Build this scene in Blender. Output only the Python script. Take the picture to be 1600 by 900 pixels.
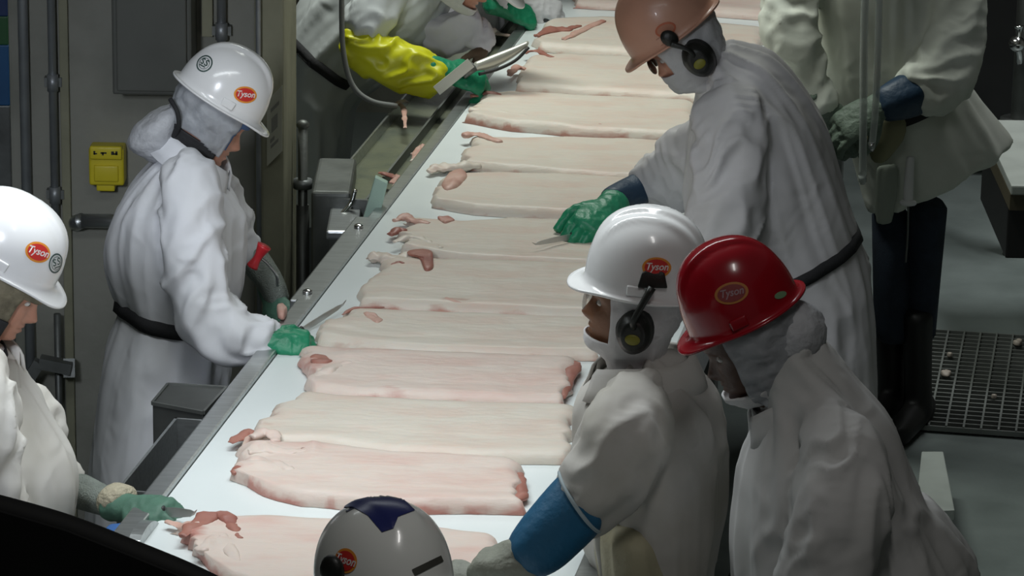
import bpy, bmesh, math, random
import numpy as np
from mathutils import Vector, Matrix
from mathutils.bvhtree import BVHTree

random.seed(7)
for o in list(bpy.data.objects):
    bpy.data.objects.remove(o)
scene = bpy.context.scene
C = scene.collection
V = Vector

# ------------------------------------------------------------------ camera
PITCH, FPX, ZC, ROLL = math.radians(17.0), 5822.0, 3.58, math.radians(1.0)
_F = V((0, math.cos(PITCH), -math.sin(PITCH)))
_R0 = V((1, 0, 0))
_U0 = _R0.cross(_F)
_R = _R0 * math.cos(ROLL) + _U0 * math.sin(ROLL)
_U = -_R0 * math.sin(ROLL) + _U0 * math.cos(ROLL)
CAM = V((0, 0, ZC))
cam_d = bpy.data.cameras.new('camera')
cam = bpy.data.objects.new('camera', cam_d)
C.objects.link(cam)
cam.matrix_world = Matrix(((_R.x, _U.x, -_F.x, 0), (_R.y, _U.y, -_F.y, 0), (_R.z, _U.z, -_F.z, ZC), (0, 0, 0, 1)))
cam_d.sensor_width = 36.0
cam_d.lens = FPX * 36.0 / 1600.0
cam_d.clip_start = 0.1
cam_d.clip_end = 100
scene.camera = cam

# ------------------------------------------------------------------ light
scene.view_settings.view_transform = 'Standard'
scene.view_settings.look = 'None'
scene.view_settings.gamma = 1.0
scene.view_settings.use_curve_mapping = False
scene.view_settings.exposure = 0.0
world = bpy.data.worlds.new('world')
scene.world = world
world.use_nodes = True
bg = world.node_tree.nodes['Background']
bg.inputs[0].default_value = (0.84, 0.88, 0.84, 1)
bg.inputs[1].default_value = 0.047


def area(name, loc, target, sx, sy, power, col, spread=180):
    d = bpy.data.lights.new(name, 'AREA')
    d.shape = 'RECTANGLE'
    d.size = sx
    d.size_y = sy
    d.energy = power
    d.color = col
    d.spread = math.radians(spread)
    o = bpy.data.objects.new(name, d)
    C.objects.link(o)
    o.location = loc
    o.rotation_euler = (V(target) - V(loc)).to_track_quat('-Z', 'Y').to_euler()
    return o


area('lamp_over_belt', (-0.42, 7.10, 2.60), (-0.22, 7.12, 0.95), 0.24, 1.7, 15.2, (0.92, 0.985, 1.0), 125)
area('lamp_over_belt_far', (-0.2, 10.6, 3.4), (0.05, 10.4, 0.95), 0.30, 1.8, 25, (0.95, 1.0, 0.93), 115)
area('lamp_left_aisle', (-1.25, 4.6, 2.62), (-0.98, 8.4, 1.45), 0.30, 0.4, 3.4, (0.84, 0.90, 1.0), 48)
area('lamp_right_aisle', (2.3, 11.6, 4.0), (2.2, 11.8, 0.0), 0.30, 1.6, 14, (0.95, 0.98, 0.98), 75)
area('lamp_walkway', (0.4, 4.1, 4.6), (0.1, 5.7, 1.2), 0.25, 1.0, 3.0, (1.0, 0.98, 0.95), 70)


# ------------------------------------------------------------------ pixel helpers (photo measured, real depth)
def ray(px, py):
    return _F + _R * ((px - 800) / FPX) + _U * ((450 - py) / FPX)


def P(px, py, z):
    d = ray(px, py)
    return CAM + d * ((z - ZC) / d.z)


def W(px, py, Y):
    d = ray(px, py)
    return CAM + d * (Y / d.y)


# conveyor frame: s along the belt, t across to the right
BZ = 0.95
_ang = math.radians(9.65)
BD = V((math.sin(_ang), math.cos(_ang), 0))
BA = V((math.cos(_ang), -math.sin(_ang), 0))
BO = V((-0.5396, 8.0, 0))
BW = 0.878


def B(s, t, z):
    p = BO + BD * s + BA * t
    return V((p.x, p.y, z))


def to_st(p):
    q = V((p.x, p.y, 0)) - BO
    return q.dot(BD), q.dot(BA)


# ------------------------------------------------------------------ numpy noise
def _hash(ix, iy, iz, seed):
    h = (ix.astype(np.int64) * 374761393 + iy.astype(np.int64) * 668265263 + iz.astype(np.int64) * 2147483647 + seed * 974711) & 0xffffffff
    h = ((h ^ (h >> 13)) * 1274126177) & 0xffffffff
    h = h ^ (h >> 16)
    return (h & 0xffff) / 32767.5 - 1.0


def vnoise(p, seed=0):
    p = np.asarray(p, dtype=float)
    i = np.floor(p)
    f = p - i
    u = f * f * f * (f * (f * 6 - 15) + 10)
    r = 0
    for dx in (0, 1):
        for dy in (0, 1):
            for dz in (0, 1):
                w = (u[:, 0] if dx else 1 - u[:, 0]) * (u[:, 1] if dy else 1 - u[:, 1]) * (u[:, 2] if dz else 1 - u[:, 2])
                r = r + w * _hash(i[:, 0] + dx, i[:, 1] + dy, i[:, 2] + dz, seed)
    return r


# ------------------------------------------------------------------ materials
MATS = {}


def mat(name, col, rough=0.6, metal=0.0, var=0.06, vscale=8.0, bump=0.0, bscale=120.0, col2=None, spec=0.5, coat=0.0,
        alpha=None, sss=0.0, stretch=None):
    if name in MATS:
        return MATS[name]
    m = bpy.data.materials.new(name)
    m.use_nodes = True
    nt = m.node_tree
    b = nt.nodes['Principled BSDF']
    tc = nt.nodes.new('ShaderNodeTexCoord')
    src = tc.outputs['Object']
    if stretch:
        mp = nt.nodes.new('ShaderNodeMapping')
        mp.inputs['Scale'].default_value = stretch
        nt.links.new(src, mp.inputs[0])
        src = mp.outputs[0]
    n = nt.nodes.new('ShaderNodeTexNoise')
    n.inputs['Scale'].default_value = vscale
    n.inputs['Detail'].default_value = 5
    nt.links.new(src, n.inputs['Vector'])
    mix = nt.nodes.new('ShaderNodeMix')
    mix.data_type = 'RGBA'
    c2 = col2 if col2 else tuple(max(0, c * (1 - 3 * var)) for c in col)
    mix.inputs[6].default_value = (*col, 1)
    mix.inputs[7].default_value = (*c2, 1)
    rmp = nt.nodes.new('ShaderNodeMapRange')
    rmp.inputs[1].default_value = 0.42
    rmp.inputs[2].default_value = 0.72
    nt.links.new(n.outputs['Fac'], rmp.inputs[0])
    nt.links.new(rmp.outputs[0], mix.inputs[0])
    nt.links.new(mix.outputs[2], b.inputs['Base Color'])
    b.inputs['Roughness'].default_value = rough
    b.inputs['Metallic'].default_value = metal
    b.inputs['Specular IOR Level'].default_value = spec
    b.inputs['Coat Weight'].default_value = coat
    if sss:
        b.inputs['Subsurface Weight'].default_value = sss
        b.inputs['Subsurface Radius'].default_value = (0.02, 0.008, 0.005)
        b.inputs['Subsurface Scale'].default_value = 0.3
    if alpha is not None:
        b.inputs['Alpha'].default_value = alpha
    if bump:
        n2 = nt.nodes.new('ShaderNodeTexNoise')
        n2.inputs['Scale'].default_value = bscale
        n2.inputs['Detail'].default_value = 4
        if bscale < 20:
            n2.inputs['Detail'].default_value = 2.5
            n2.inputs['Distortion'].default_value = 1.2
            n2.noise_type = 'RIDGED_MULTIFRACTAL'
        nt.links.new(src, n2.inputs['Vector'])
        bp = nt.nodes.new('ShaderNodeBump')
        bp.inputs['Strength'].default_value = bump
        bp.inputs['Distance'].default_value = 0.01 if bscale > 20 else 0.006
        nt.links.new(n2.outputs['Fac'], bp.inputs['Height'])
        nt.links.new(bp.outputs[0], b.inputs['Normal'])
    MATS[name] = m
    return m


def coatmat(name, col, dirt, amount=0.5):
    m = mat(name, col, 0.85, var=0.03, vscale=5, bump=0.9, bscale=9, col2=tuple(c * (1 - amount) + d * amount for c, d in zip(col, dirt)), spec=0.2)
    return m


M_STEEL = mat('brushed_steel', (0.50, 0.52, 0.52), 0.34, 0.9, 0.07, 14, 0.05, 60, stretch=(1, 8, 8))
M_DSTEEL = mat('dull_steel', (0.20, 0.21, 0.20), 0.5, 0.7, 0.1, 9, 0.1, 40)
M_GALV = mat('galvanised_pipe', (0.36, 0.38, 0.39), 0.45, 0.6, 0.08, 12, 0.05, 60)
M_CHROME = mat('chrome', (0.8, 0.8, 0.8), 0.15, 1.0, 0.02)
M_CONC = mat('concrete', (0.29, 0.29, 0.25), 0.85, 0, 0.12, 3.0, 0.35, 25, col2=(0.17, 0.175, 0.145))
M_CONC2 = mat('olive_concrete', (0.30, 0.295, 0.205), 0.8, 0, 0.1, 4.0, 0.2, 30, col2=(0.19, 0.19, 0.13))
M_PANEL = mat('dark_panel', (0.115, 0.120, 0.105), 0.55, 0.2, 0.08, 5)
M_BELT = mat('white_belt', (0.75, 0.80, 0.80), 0.35, 0, 0.012, 6, 0.02, 200)
M_FLOOR = mat('wet_floor', (0.22, 0.255, 0.245), 0.38, 0, 0.08, 2.5, 0.12, 30, col2=(0.13, 0.155, 0.147))
M_DFLOOR = mat('dark_floor', (0.06, 0.065, 0.06), 0.5, 0, 0.1, 4, 0.1, 30)
M_DARK = mat('black_rubber', (0.018, 0.018, 0.018), 0.5)
M_BLACK = mat('black_cloth', (0.022, 0.022, 0.024), 0.85, bump=0.2)
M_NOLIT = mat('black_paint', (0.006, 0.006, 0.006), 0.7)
M_YELBOX = mat('yellow_plastic', (0.72, 0.60, 0.03), 0.4, 0, 0.05, 10)
M_PAPER = mat('paper_sheet', (0.46, 0.46, 0.36), 0.8, 0, 0.03)
M_GREY = mat('grey_print', (0.26, 0.26, 0.22), 0.8)
M_WHITEPL = mat('white_plastic', (0.80, 0.81, 0.80), 0.35, 0, 0.01)
M_GREENBOARD = mat('pale_green_board', (0.42, 0.58, 0.49), 0.5, 0, 0.03)
M_GREEN = mat('green_glove', (0.012, 0.235, 0.115), 0.42, 0, 0.06, 20, 0.25, 70)
M_DGREEN = mat('dull_green_glove', (0.085, 0.19, 0.135), 0.6, 0, 0.08, 20, 0.2, 70)
M_MESH = mat('grey_mesh_glove', (0.26, 0.29, 0.26), 0.6, 0.3, 0.1, 40, 0.6, 300)
M_BLUE = mat('blue_sleeve', (0.010, 0.105, 0.215), 0.55, 0, 0.06, 9, 0.25, 50)
M_DBLUE = mat('navy_sleeve', (0.012, 0.040, 0.080), 0.5, 0, 0.06, 9, 0.25, 50)
M_YELLOW = mat('yellow_sleeve', (0.66, 0.66, 0.015), 0.38, 0, 0.06, 7, 0.05, 30)
M_JEANS = mat('denim', (0.022, 0.034, 0.055), 0.9, 0, 0.12, 20, 0.3, 300)
M_BOOT = mat('rubber_boot', (0.012, 0.012, 0.012), 0.55)
M_BLADE = mat('knife_steel', (0.62, 0.63, 0.62), 0.3, 0.9)
M_REDPL = mat('red_plastic', (0.55, 0.02, 0.03), 0.4)
M_HWHITE = mat('helmet_white', (0.80, 0.80, 0.80), 0.20, 0, 0.01, coat=0.3)
M_HGREY = mat('helmet_grey_white', (0.78, 0.79, 0.76), 0.22, 0, 0.015, coat=0.3)
M_HRED = mat('helmet_red', (0.33, 0.003, 0.012), 0.22, 0, 0.04, 20, coat=0.3)
M_HORANGE = mat('helmet_orange', (0.58, 0.31, 0.215), 0.35, 0, 0.03, coat=0.1)
M_NAVY = mat('navy_tape', (0.015, 0.022, 0.135), 0.3, 0, 0.03)
M_SRED = mat('sticker_red', (0.62, 0.035, 0.03), 0.45)
M_SORANGE = mat('sticker_orange', (0.80, 0.30, 0.04), 0.45)
M_SWHITE = mat('sticker_white', (0.80, 0.72, 0.70), 0.45)
M_SDARK = mat('sticker_dark', (0.05, 0.09, 0.08), 0.5)
M_SREDDK = mat('sticker_dull_red', (0.30, 0.06, 0.06), 0.45)
M_SGOLD = mat('sticker_gold', (0.55, 0.22, 0.06), 0.45)
M_SMAUVE = mat('sticker_mauve', (0.42, 0.27, 0.30), 0.45)
M_MUFF = mat('earmuff_black', (0.012, 0.013, 0.011), 0.42, bump=0.1)
M_BADGE = mat('badge_olive', (0.20, 0.19, 0.02), 0.5)
M_BADGEB = mat('badge_blue', (0.03, 0.07, 0.11), 0.5)
M_SKIN = mat('skin_fair', (0.56, 0.27, 0.185), 0.5, 0, 0.05, 20, 0.1, 150, sss=0.15)
M_SKINB = mat('skin_brown', (0.27, 0.125, 0.065), 0.45, 0, 0.06, 20, 0.1, 150, sss=0.1)
M_SKIND = mat('skin_dark', (0.10, 0.045, 0.028), 0.45, 0, 0.06, 20, 0.1, 150, sss=0.05)
M_EYE = mat('eye_white', (0.6, 0.58, 0.55), 0.2)
M_IRIS = mat('eye_dark', (0.02, 0.012, 0.01), 0.15)
M_HOOD = mat('white_hood_cloth', (0.70, 0.69, 0.70), 0.85, 0, 0.03, 6, 0.3, 50)
M_HOODG = mat('grey_hood_cloth', (0.52, 0.52, 0.53), 0.85, 0, 0.05, 6, 0.3, 50)
M_NET = mat('hairnet', (0.50, 0.52, 0.55), 0.5, 0, 0.10, 25, 0.6, 40, alpha=0.62)
M_NETW = mat('hairnet_pale', (0.56, 0.57, 0.60), 0.6, 0, 0.08, 25, 0.6, 45, alpha=0.93)
M_BANDANA = mat('blue_bandana', (0.09, 0.16, 0.34), 0.8, 0, 0.2, 14)
M_CAMO = mat('tan_cap', (0.21, 0.185, 0.125), 0.9, 0, 0.2, 30, 0.5, 90)
M_HAIR = mat('dark_hair', (0.02, 0.02, 0.025), 0.6)
M_CLEAR = mat('clear_tube', (0.42, 0.46, 0.44), 0.15, 0, 0.02, alpha=0.55)
M_LENS = mat('clear_lens', (0.55, 0.50, 0.48), 0.08, 0, 0.01, alpha=0.35)


# ------------------------------------------------------------------ object helpers
def root_of(o):
    while o.parent:
        o = o.parent
    return o


def link(name, mesh, parent=None, base=None):
    o = bpy.data.objects.new(name, mesh)
    C.objects.link(o)
    off = None
    if parent is not None:
        o.parent = parent
        off = root_of(parent).location
    elif base is not None:
        off = V(base)
        o.location = off
    if off is not None and off.length > 0:
        mesh.transform(Matrix.Translation(-off))
    return o


def finish(bm, name, m, parent=None, base=None, smooth=True, recalc=True):
    if recalc:
        bmesh.ops.recalc_face_normals(bm, faces=bm.faces)
    me = bpy.data.meshes.new(name)
    bm.to_mesh(me)
    bm.free()
    ms = m if isinstance(m, (list, tuple)) else [m]
    for x in ms:
        me.materials.append(x)
    if smooth:
        me.polygons.foreach_set('use_smooth', [True] * len(me.polygons))
    return link(name, me, parent, base)


def thing(name, label, cat, loc, group=None):
    o = bpy.data.objects.new(name, None)
    C.objects.link(o)
    o.empty_display_size = 0.1
    o.location = V(loc)
    o['label'] = label
    o['category'] = cat
    if group:
        o['group'] = group
    return o


def tag(o, label, cat, group=None):
    o['label'] = label
    o['category'] = cat
    if group:
        o['group'] = group
    return o


def struct(o):
    o['kind'] = 'structure'
    return o


def hexa(bm, c8, mi=0):
    v = [bm.verts.new(c) for c in c8]
    for f in ((0, 3, 2, 1), (4, 5, 6, 7), (0, 1, 5, 4), (1, 2, 6, 5), (2, 3, 7, 6), (3, 0, 4, 7)):
        bm.faces.new([v[i] for i in f]).material_index = mi
    return v


def box_st(bm, s0, s1, t0, t1, z0, z1, mi=0):
    return hexa(bm, [B(s0, t0, z0), B(s0, t1, z0), B(s1, t1, z0), B(s1, t0, z0), B(s0, t0, z1), B(s0, t1, z1), B(s1, t1, z1), B(s1, t0, z1)], mi)


def box(bm, x0, x1, y0, y1, z0, z1, mi=0):
    return hexa(bm, [(x0, y0, z0), (x1, y0, z0), (x1, y1, z0), (x0, y1, z0), (x0, y0, z1), (x1, y0, z1), (x1, y1, z1), (x0, y1, z1)], mi)


def bar(bm, a, b, w, h, up=V((0, 0, 1)), mi=0):
    a, b = V(a), V(b)
    d = (b - a).normalized()
    r = d.cross(V(up))
    r.normalize()
    u = r.cross(d)
    c = []
    for q in (a, b):
        c += [q - r * w / 2 - u * h / 2, q + r * w / 2 - u * h / 2, q + r * w / 2 + u * h / 2, q - r * w / 2 + u * h / 2]
    return hexa(bm, c, mi)


def bevel(bm, w=0.004, seg=2):
    bmesh.ops.bevel(bm, geom=list(bm.edges), offset=w, segments=seg, affect='EDGES', profile=0.6)


def crom(pts, n):
    """Catmull-Rom resample of a list of equal-length numpy rows"""
    p = np.array(pts, dtype=float)
    if len(p) < 3:
        t = np.linspace(0, 1, n)[:, None]
        return p[0] * (1 - t) + p[-1] * t
    p = np.vstack([2 * p[0] - p[1], p, 2 * p[-1] - p[-2]])
    out = []
    m = len(p) - 3
    for t in np.linspace(0, m - 1e-6, n):
        i = int(t)
        f = t - i
        a, b, c, d = p[i], p[i + 1], p[i + 2], p[i + 3]
        out.append(0.5 * ((2 * b) + (-a + c) * f + (2 * a - 5 * b + 4 * c - d) * f * f + (-a + 3 * b - 3 * c + d) * f ** 3))
    return np.array(out)


def tube(bm, pts, r, seg=10, n=None, caps=True, mi=0):
    """round tube along points, r number or list"""
    k = len(pts)
    rr = [r] * k if not hasattr(r, '__len__') else list(r)
    rows = [list(p) + [q] for p, q in zip(pts, rr)]
    n = n or (2 if k == 2 else 5 * k)
    S = crom(rows, n)
    prev = None
    rings = []
    for i in range(n):
        c = V(S[i][:3])
        t = V(S[min(i + 1, n - 1)][:3]) - V(S[max(i - 1, 0)][:3])
        t.normalize()
        if prev is None:
            a = t.cross(V((0, 0, 1)) if abs(t.z) < 0.9 else V((1, 0, 0)))
        else:
            a = prev - t * prev.dot(t)
        a.normalize()
        prev = a
        b = t.cross(a)
        rings.append([bm.verts.new(c + (a * math.cos(6.28318 * j / seg) + b * math.sin(6.28318 * j / seg)) * S[i][3]) for j in range(seg)])
    for i in range(n - 1):
        for j in range(seg):
            bm.faces.new((rings[i][j], rings[i][(j + 1) % seg], rings[i + 1][(j + 1) % seg], rings[i + 1][j])).material_index = mi
    if caps:
        bm.faces.new(rings[0][::-1]).material_index = mi
        bm.faces.new(rings[-1]).material_index = mi


def tube_obj(name, pts, r, m, parent=None, base=None, seg=10, n=None):
    bm = bmesh.new()
    tube(bm, pts, r, seg, n)
    return finish(bm, name, m, parent, base)


def sec(pl, pr, Y, rd, Yr=None):
    """cross-section from two silhouette pixels at depth Y -> (centre, half axis A, depth radius)"""
    a, b = W(pl[0], pl[1], Y), W(pr[0], pr[1], Yr if Yr is not None else Y)
    return ((a + b) / 2, (b - a) / 2, rd)


def loft(bm, secs, n=None, seg=28, caps=True, power=2.0, mi=0, round_ends=True, tailr=1.0):
    """elliptical loft over sections; returns sampled frames for wrinkle coordinates"""
    rows = [list(c) + list(a) + [r] for c, a, r in secs]
    n = n or max(8, 6 * len(secs))
    S = crom(rows, n)
    rings, fr = [], []
    L = 0.0
    prevc = None
    Bprev = None
    for i in range(n):
        c = V(S[i][:3])
        A = V(S[i][3:6])
        t = V(S[min(i + 1, n - 1)][:3]) - V(S[max(i - 1, 0)][:3])
        t.normalize()
        bdir = t.cross(A)
        bdir.normalize()
        if Bprev is not None and bdir.dot(Bprev) < 0:
            bdir = -bdir
        Bprev = bdir
        if prevc is not None:
            L += (c - prevc).length
        prevc = c
        fr.append((c, A.copy(), bdir * S[i][6], L, t))
    seq = [(c, A, Bv) for c, A, Bv, _, _ in fr]
    if round_ends and caps:
        c, A, Bv, _, t = fr[0]
        r = min(A.length, Bv.length)
        head = [(c - t * r * 0.45, A * 0.45, Bv * 0.45), (c - t * r * 0.28, A * 0.82, Bv * 0.82)]
        c, A, Bv, _, t = fr[-1]
        r = min(A.length, Bv.length)
        tail = [(c + t * r * 0.28 * tailr, A * 0.82, Bv * 0.82), (c + t * r * 0.45 * tailr, A * 0.45, Bv * 0.45)]
        seq = head + seq + tail
    for c, A, Bv in seq:
        ring = []
        for j in range(seg):
            a = 2 * math.pi * j / seg
            ca, sa = math.cos(a), math.sin(a)
            if power != 2.0:
                ca = math.copysign(abs(ca) ** (2 / power), ca)
                sa = math.copysign(abs(sa) ** (2 / power), sa)
            ring.append(bm.verts.new(c + A * ca + Bv * sa))
        rings.append(ring)
    for i in range(len(rings) - 1):
        for j in range(seg):
            bm.faces.new((rings[i][j], rings[i][(j + 1) % seg], rings[i + 1][(j + 1) % seg], rings[i + 1][j])).material_index = mi
    if caps:
        bm.faces.new(rings[0][::-1]).material_index = mi
        bm.faces.new(rings[-1]).material_index = mi
    return fr


def remesh(bm, voxel, smooth=3):
    bmesh.ops.recalc_face_normals(bm, faces=bm.faces)
    me = bpy.data.meshes.new('tmp')
    bm.to_mesh(me)
    bm.free()
    o = bpy.data.objects.new('tmp', me)
    C.objects.link(o)
    md = o.modifiers.new('r', 'REMESH')
    md.mode = 'VOXEL'
    md.voxel_size = voxel
    md.adaptivity = 0
    if smooth:
        s = o.modifiers.new('s', 'SMOOTH')
        s.factor = 0.5
        s.iterations = smooth
    dg = bpy.context.evaluated_depsgraph_get()
    res = bpy.data.meshes.new_from_object(o.evaluated_get(dg))
    bpy.data.objects.remove(o)
    bpy.data.meshes.remove(me)
    return res


def getco(me):
    a = np.empty(len(me.vertices) * 3)
    me.vertices.foreach_get('co', a)
    return a.reshape(-1, 3)


def getno(me):
    a = np.empty(len(me.vertices) * 3)
    me.vertices.foreach_get('normal', a)
    return a.reshape(-1, 3)


def garment(name, pieces, m, parent, voxel=0.010, seed=0, amp=1.0):
    """pieces: list of (kind, sections). One continuous cloth surface with folds that follow each piece."""
    bm = bmesh.new()
    frames = []
    for kind, secs in pieces:
        if kind == 'sleeve' and pieces[0][0] == 'torso' and secs is not pieces[0][1]:
            ts = pieces[0][1]
            c0, a0, r0 = secs[0]
            c1 = (ts[1][0] * 0.35 + ts[2][0] * 0.65)
            secs = [(c0.lerp(c1, 0.70), a0 * 0.55, r0 * 0.65), (c0.lerp(c1, 0.30), a0 * 0.85, r0 * 0.92)] + list(secs)
        frames.append((kind, loft(bm, secs, tailr=0.1 if kind == 'torso' else 1.0)))
    me = remesh(bm, voxel, 14)
    me.name = name
    co, no = getco(me), getno(me)
    best = np.full(len(co), 1e9)
    kindi = np.zeros(len(co), int)
    tt = np.zeros(len(co))
    th = np.zeros(len(co))
    tmax = np.ones(len(co))
    rr = np.zeros(len(co))
    for k, (kind, fr) in enumerate(frames):
        cs = np.array([list(f[0]) for f in fr])
        As = np.array([list(f[1]) for f in fr])
        Bs = np.array([list(f[2]) for f in fr])
        Ls = np.array([f[3] for f in fr])
        Al = np.linalg.norm(As, axis=1)
        Bl = np.linalg.norm(Bs, axis=1)
        rm = (Al + Bl) / 2
        d = np.linalg.norm(co[:, None, :] - cs[None], axis=2) / rm[None]
        i = d.argmin(1)
        dm = d[np.arange(len(co)), i]
        rel = co - cs[i]
        a = np.arctan2((rel * Bs[i]).sum(1) / Bl[i] ** 2, (rel * As[i]).sum(1) / Al[i] ** 2)
        up = dm < best
        best[up] = dm[up]
        kindi[up] = k
        T = (np.cross(As[i], Bs[i]))
        T /= np.linalg.norm(T, axis=1)[:, None]
        tv = Ls[i] + (rel * T).sum(1) * np.sign((T * np.gradient(cs, axis=0)[i]).sum(1))
        tt[up] = tv[up]
        th[up] = a[up]
        tmax[up] = Ls[-1]
        rr[up] = rm[i][up]
    disp = np.zeros(len(co))
    for k, (kind, fr) in enumerate(frames):
        q = kindi == k
        t, a, r = tt[q], th[q], rr[q]
        ca, sa = np.cos(a), np.sin(a)
        s = seed * 17 + k * 5
        warp = vnoise(np.c_[ca * 1.3, sa * 1.3, t * 5], s + 3)
        if kind == 'sleeve':
            n1 = vnoise(np.c_[ca * 0.9 + 4, sa * 0.9, t * 17 + warp * 1.2 + ca * 0.9], s)
            n2 = vnoise(np.c_[ca * 1.6, sa * 1.6 + 7, t * 30 + sa * 1.5], s + 1)
            d = (1 - np.abs(n1) * 2.6) * 0.0100 + (1 - np.abs(n2) * 2.4) * 0.0035
        elif kind == 'smooth':
            d = vnoise(np.c_[ca * 1.5, sa * 1.5, t * 8], s) * 0.004
        else:
            n1 = vnoise(np.c_[ca * 2.4 + 4, sa * 2.4, t * 2.6 + warp * 0.5], s)
            n2 = vnoise(np.c_[ca * 4.8, sa * 4.8 + 7, t * 4.5 + warp], s + 1)
            n3 = vnoise(np.c_[ca * 1.0, sa * 1.0 + 7, t * 9 + ca * 2], s + 2)
            d = (1 - np.abs(n1) * 2.4) * 0.0085 + (1 - np.abs(n2) * 2.2) * 0.0040 + n3 * 0.004
        disp[q] = d
    # soften fold field at seams
    ed = np.empty(len(me.edges) * 2, int)
    me.edges.foreach_get('vertices', ed)
    ed = ed.reshape(-1, 2)
    cnt = np.bincount(ed.ravel(), minlength=len(co)).clip(1)
    for _ in range(1):
        acc = np.bincount(ed[:, 0], disp[ed[:, 1]], len(co)) + np.bincount(ed[:, 1], disp[ed[:, 0]], len(co))
        disp = 0.5 * disp + 0.5 * acc / cnt
    co = co + no * (disp * amp)[:, None]
    me.vertices.foreach_set('co', co.ravel())
    me.polygons.foreach_set('use_smooth', [True] * len(me.polygons))
    me.materials.clear()
    me.materials.append(m)
    me.update()
    return link(name, me, parent)


def frame_from(fwd, up=(0, 0, 1), tilt=0.0):
    f = V(fwd).normalized()
    u = V(up)
    l = u.cross(f).normalized()
    u = f.cross(l)
    if tilt:
        q = Matrix.Rotation(math.radians(tilt), 3, f)
        l = q @ l
        u = q @ u
    return f, l, u


# ------------------------------------------------------------------ people: head and trunk as one continuous surface
HS = 0.87
HZ = [0.128, 0.126, 0.122, 0.116, 0.110, 0.102] + [0.095 - 0.008 * k for k in range(8)] + [0.031 - 0.0042 * k for k in range(35)]
HF = [(0.128, 0.012), (0.122, 0.035), (0.110, 0.058), (0.095, 0.074), (0.075, 0.086), (0.055, 0.092), (0.035, 0.095), (0.02, 0.093), (0.0, 0.087), (-0.03, 0.086), (-0.05, 0.088), (-0.075, 0.087), (-0.095, 0.085), (-0.106, 0.078), (-0.112, 0.066)]
HB = [(0.128, 0.018), (0.122, 0.045), (0.110, 0.070), (0.095, 0.086), (0.075, 0.098), (0.05, 0.104), (0.02, 0.105), (-0.02, 0.097), (-0.05, 0.085), (-0.08, 0.072), (-0.112, 0.064)]
HW = [(0.128, 0.014), (0.122, 0.036), (0.110, 0.054), (0.095, 0.065), (0.075, 0.073), (0.05, 0.077), (0.02, 0.077), (-0.02, 0.073), (-0.05, 0.068), (-0.075, 0.061), (-0.095, 0.053), (-0.112, 0.045)]


def itp(tab, z):
    return float(np.interp(-z, [-a for a, _ in tab], [b for _, b in tab]))


def head_rings(hc, f, l, u, neck, chest, tl, off=0.0, N=96):
    rings = []
    for z in HZ:
        fr, bk, w = itp(HF, z), itp(HB, z), itp(HW, z)
        row = []
        for j in range(N):
            a = 2 * math.pi * j / N
            c, s = math.cos(a), math.sin(a)
            x = fr * c if c > 0 else bk * c
            y = w * math.copysign(abs(s) ** 0.9, s)
            if c > 0:
                k = 1.0 if off < 0.006 else 0.25
                ay = abs(y)
                nose = 0.0
                if z < 0.016 and z > -0.050:
                    q = (0.016 - z) / 0.05
                    nose = (0.001 + 0.027 * min(1, q) ** 1.7) * math.exp(-(ay / (0.009 + 0.008 * min(1, q))) ** 2)
                    if z < -0.026:
                        w_ = max(0.0, (z + 0.050) / 0.024)
                        nose *= w_ ** 0.6 * (1.5 - 0.5 * w_)
                x += k * nose
                x += k * 0.0065 * math.exp(-((z + 0.060) / 0.006) ** 2 - (ay / 0.024) ** 2)
                x += k * 0.0070 * math.exp(-((z + 0.074) / 0.006) ** 2 - (ay / 0.021) ** 2)
                x -= k * 0.004 * math.exp(-((z + 0.067) / 0.003) ** 2 - (ay / 0.026) ** 2)
                x += k * 0.007 * math.exp(-((z + 0.100) / 0.010) ** 2 - (ay / 0.020) ** 2)
                x -= k * 0.012 * math.exp(-((z - 0.006) / 0.013) ** 2 - ((ay - 0.033) / 0.016) ** 2)
                x += k * 0.005 * math.exp(-((z - 0.026) / 0.007) ** 2 - ((ay - 0.03) / 0.022) ** 2)
                x += k * 0.004 * math.exp(-((z + 0.028) / 0.016) ** 2 - ((ay - 0.045) / 0.016) ** 2)
            e = math.exp(-((x + 0.008) / 0.016) ** 2 - ((z + 0.004) / 0.030) ** 2)
            y += math.copysign(0.016 * e * (1 if off < 0.006 else 0.4), y) if abs(s) > 0.7 else 0
            ln = math.hypot(x, y) or 1
            row.append(hc + f * (x * HS + off * x / ln) + l * (y * HS + off * y / ln) + u * (z * HS) + (u * off * max(0, z / 0.128) * 0.9))
        rings.append((row, z))
    # neck and upper chest
    p0 = hc + u * -0.112 * HS
    tf = tl.cross((neck - chest).normalized())
    if tf.dot(f) < 0:
        tf = -tf
    nk = [(0.12, 0.058, 0.062, 0.048), (0.35, 0.052, 0.060, 0.054), (0.62, 0.055, 0.062, 0.060), (0.85, 0.058, 0.064, 0.066), (1.0, 0.062, 0.068, 0.075), (1.6, 0.07, 0.075, 0.09)]
    for k, fr, bk, w in nk:
        if k <= 1:
            c = p0.lerp(neck, k)
        else:
            c = neck.lerp(chest, min(1, (k - 1) / 0.6))
        kk = min(1, k)
        ff = f.lerp(tf, kk).normalized()
        ll = l.lerp(tl if tl.dot(l) > 0 else -tl, kk).normalized()
        row = []
        for j in range(N):
            a = 2 * math.pi * j / N
            ca, sa = math.cos(a), math.sin(a)
            row.append(c + ff * ((fr * HS + off) * ca if ca > 0 else (bk * HS + off) * ca) + ll * ((w * HS + off) * sa))
        rings.append((row, -0.112 - k * 0.12))
    return rings


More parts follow.
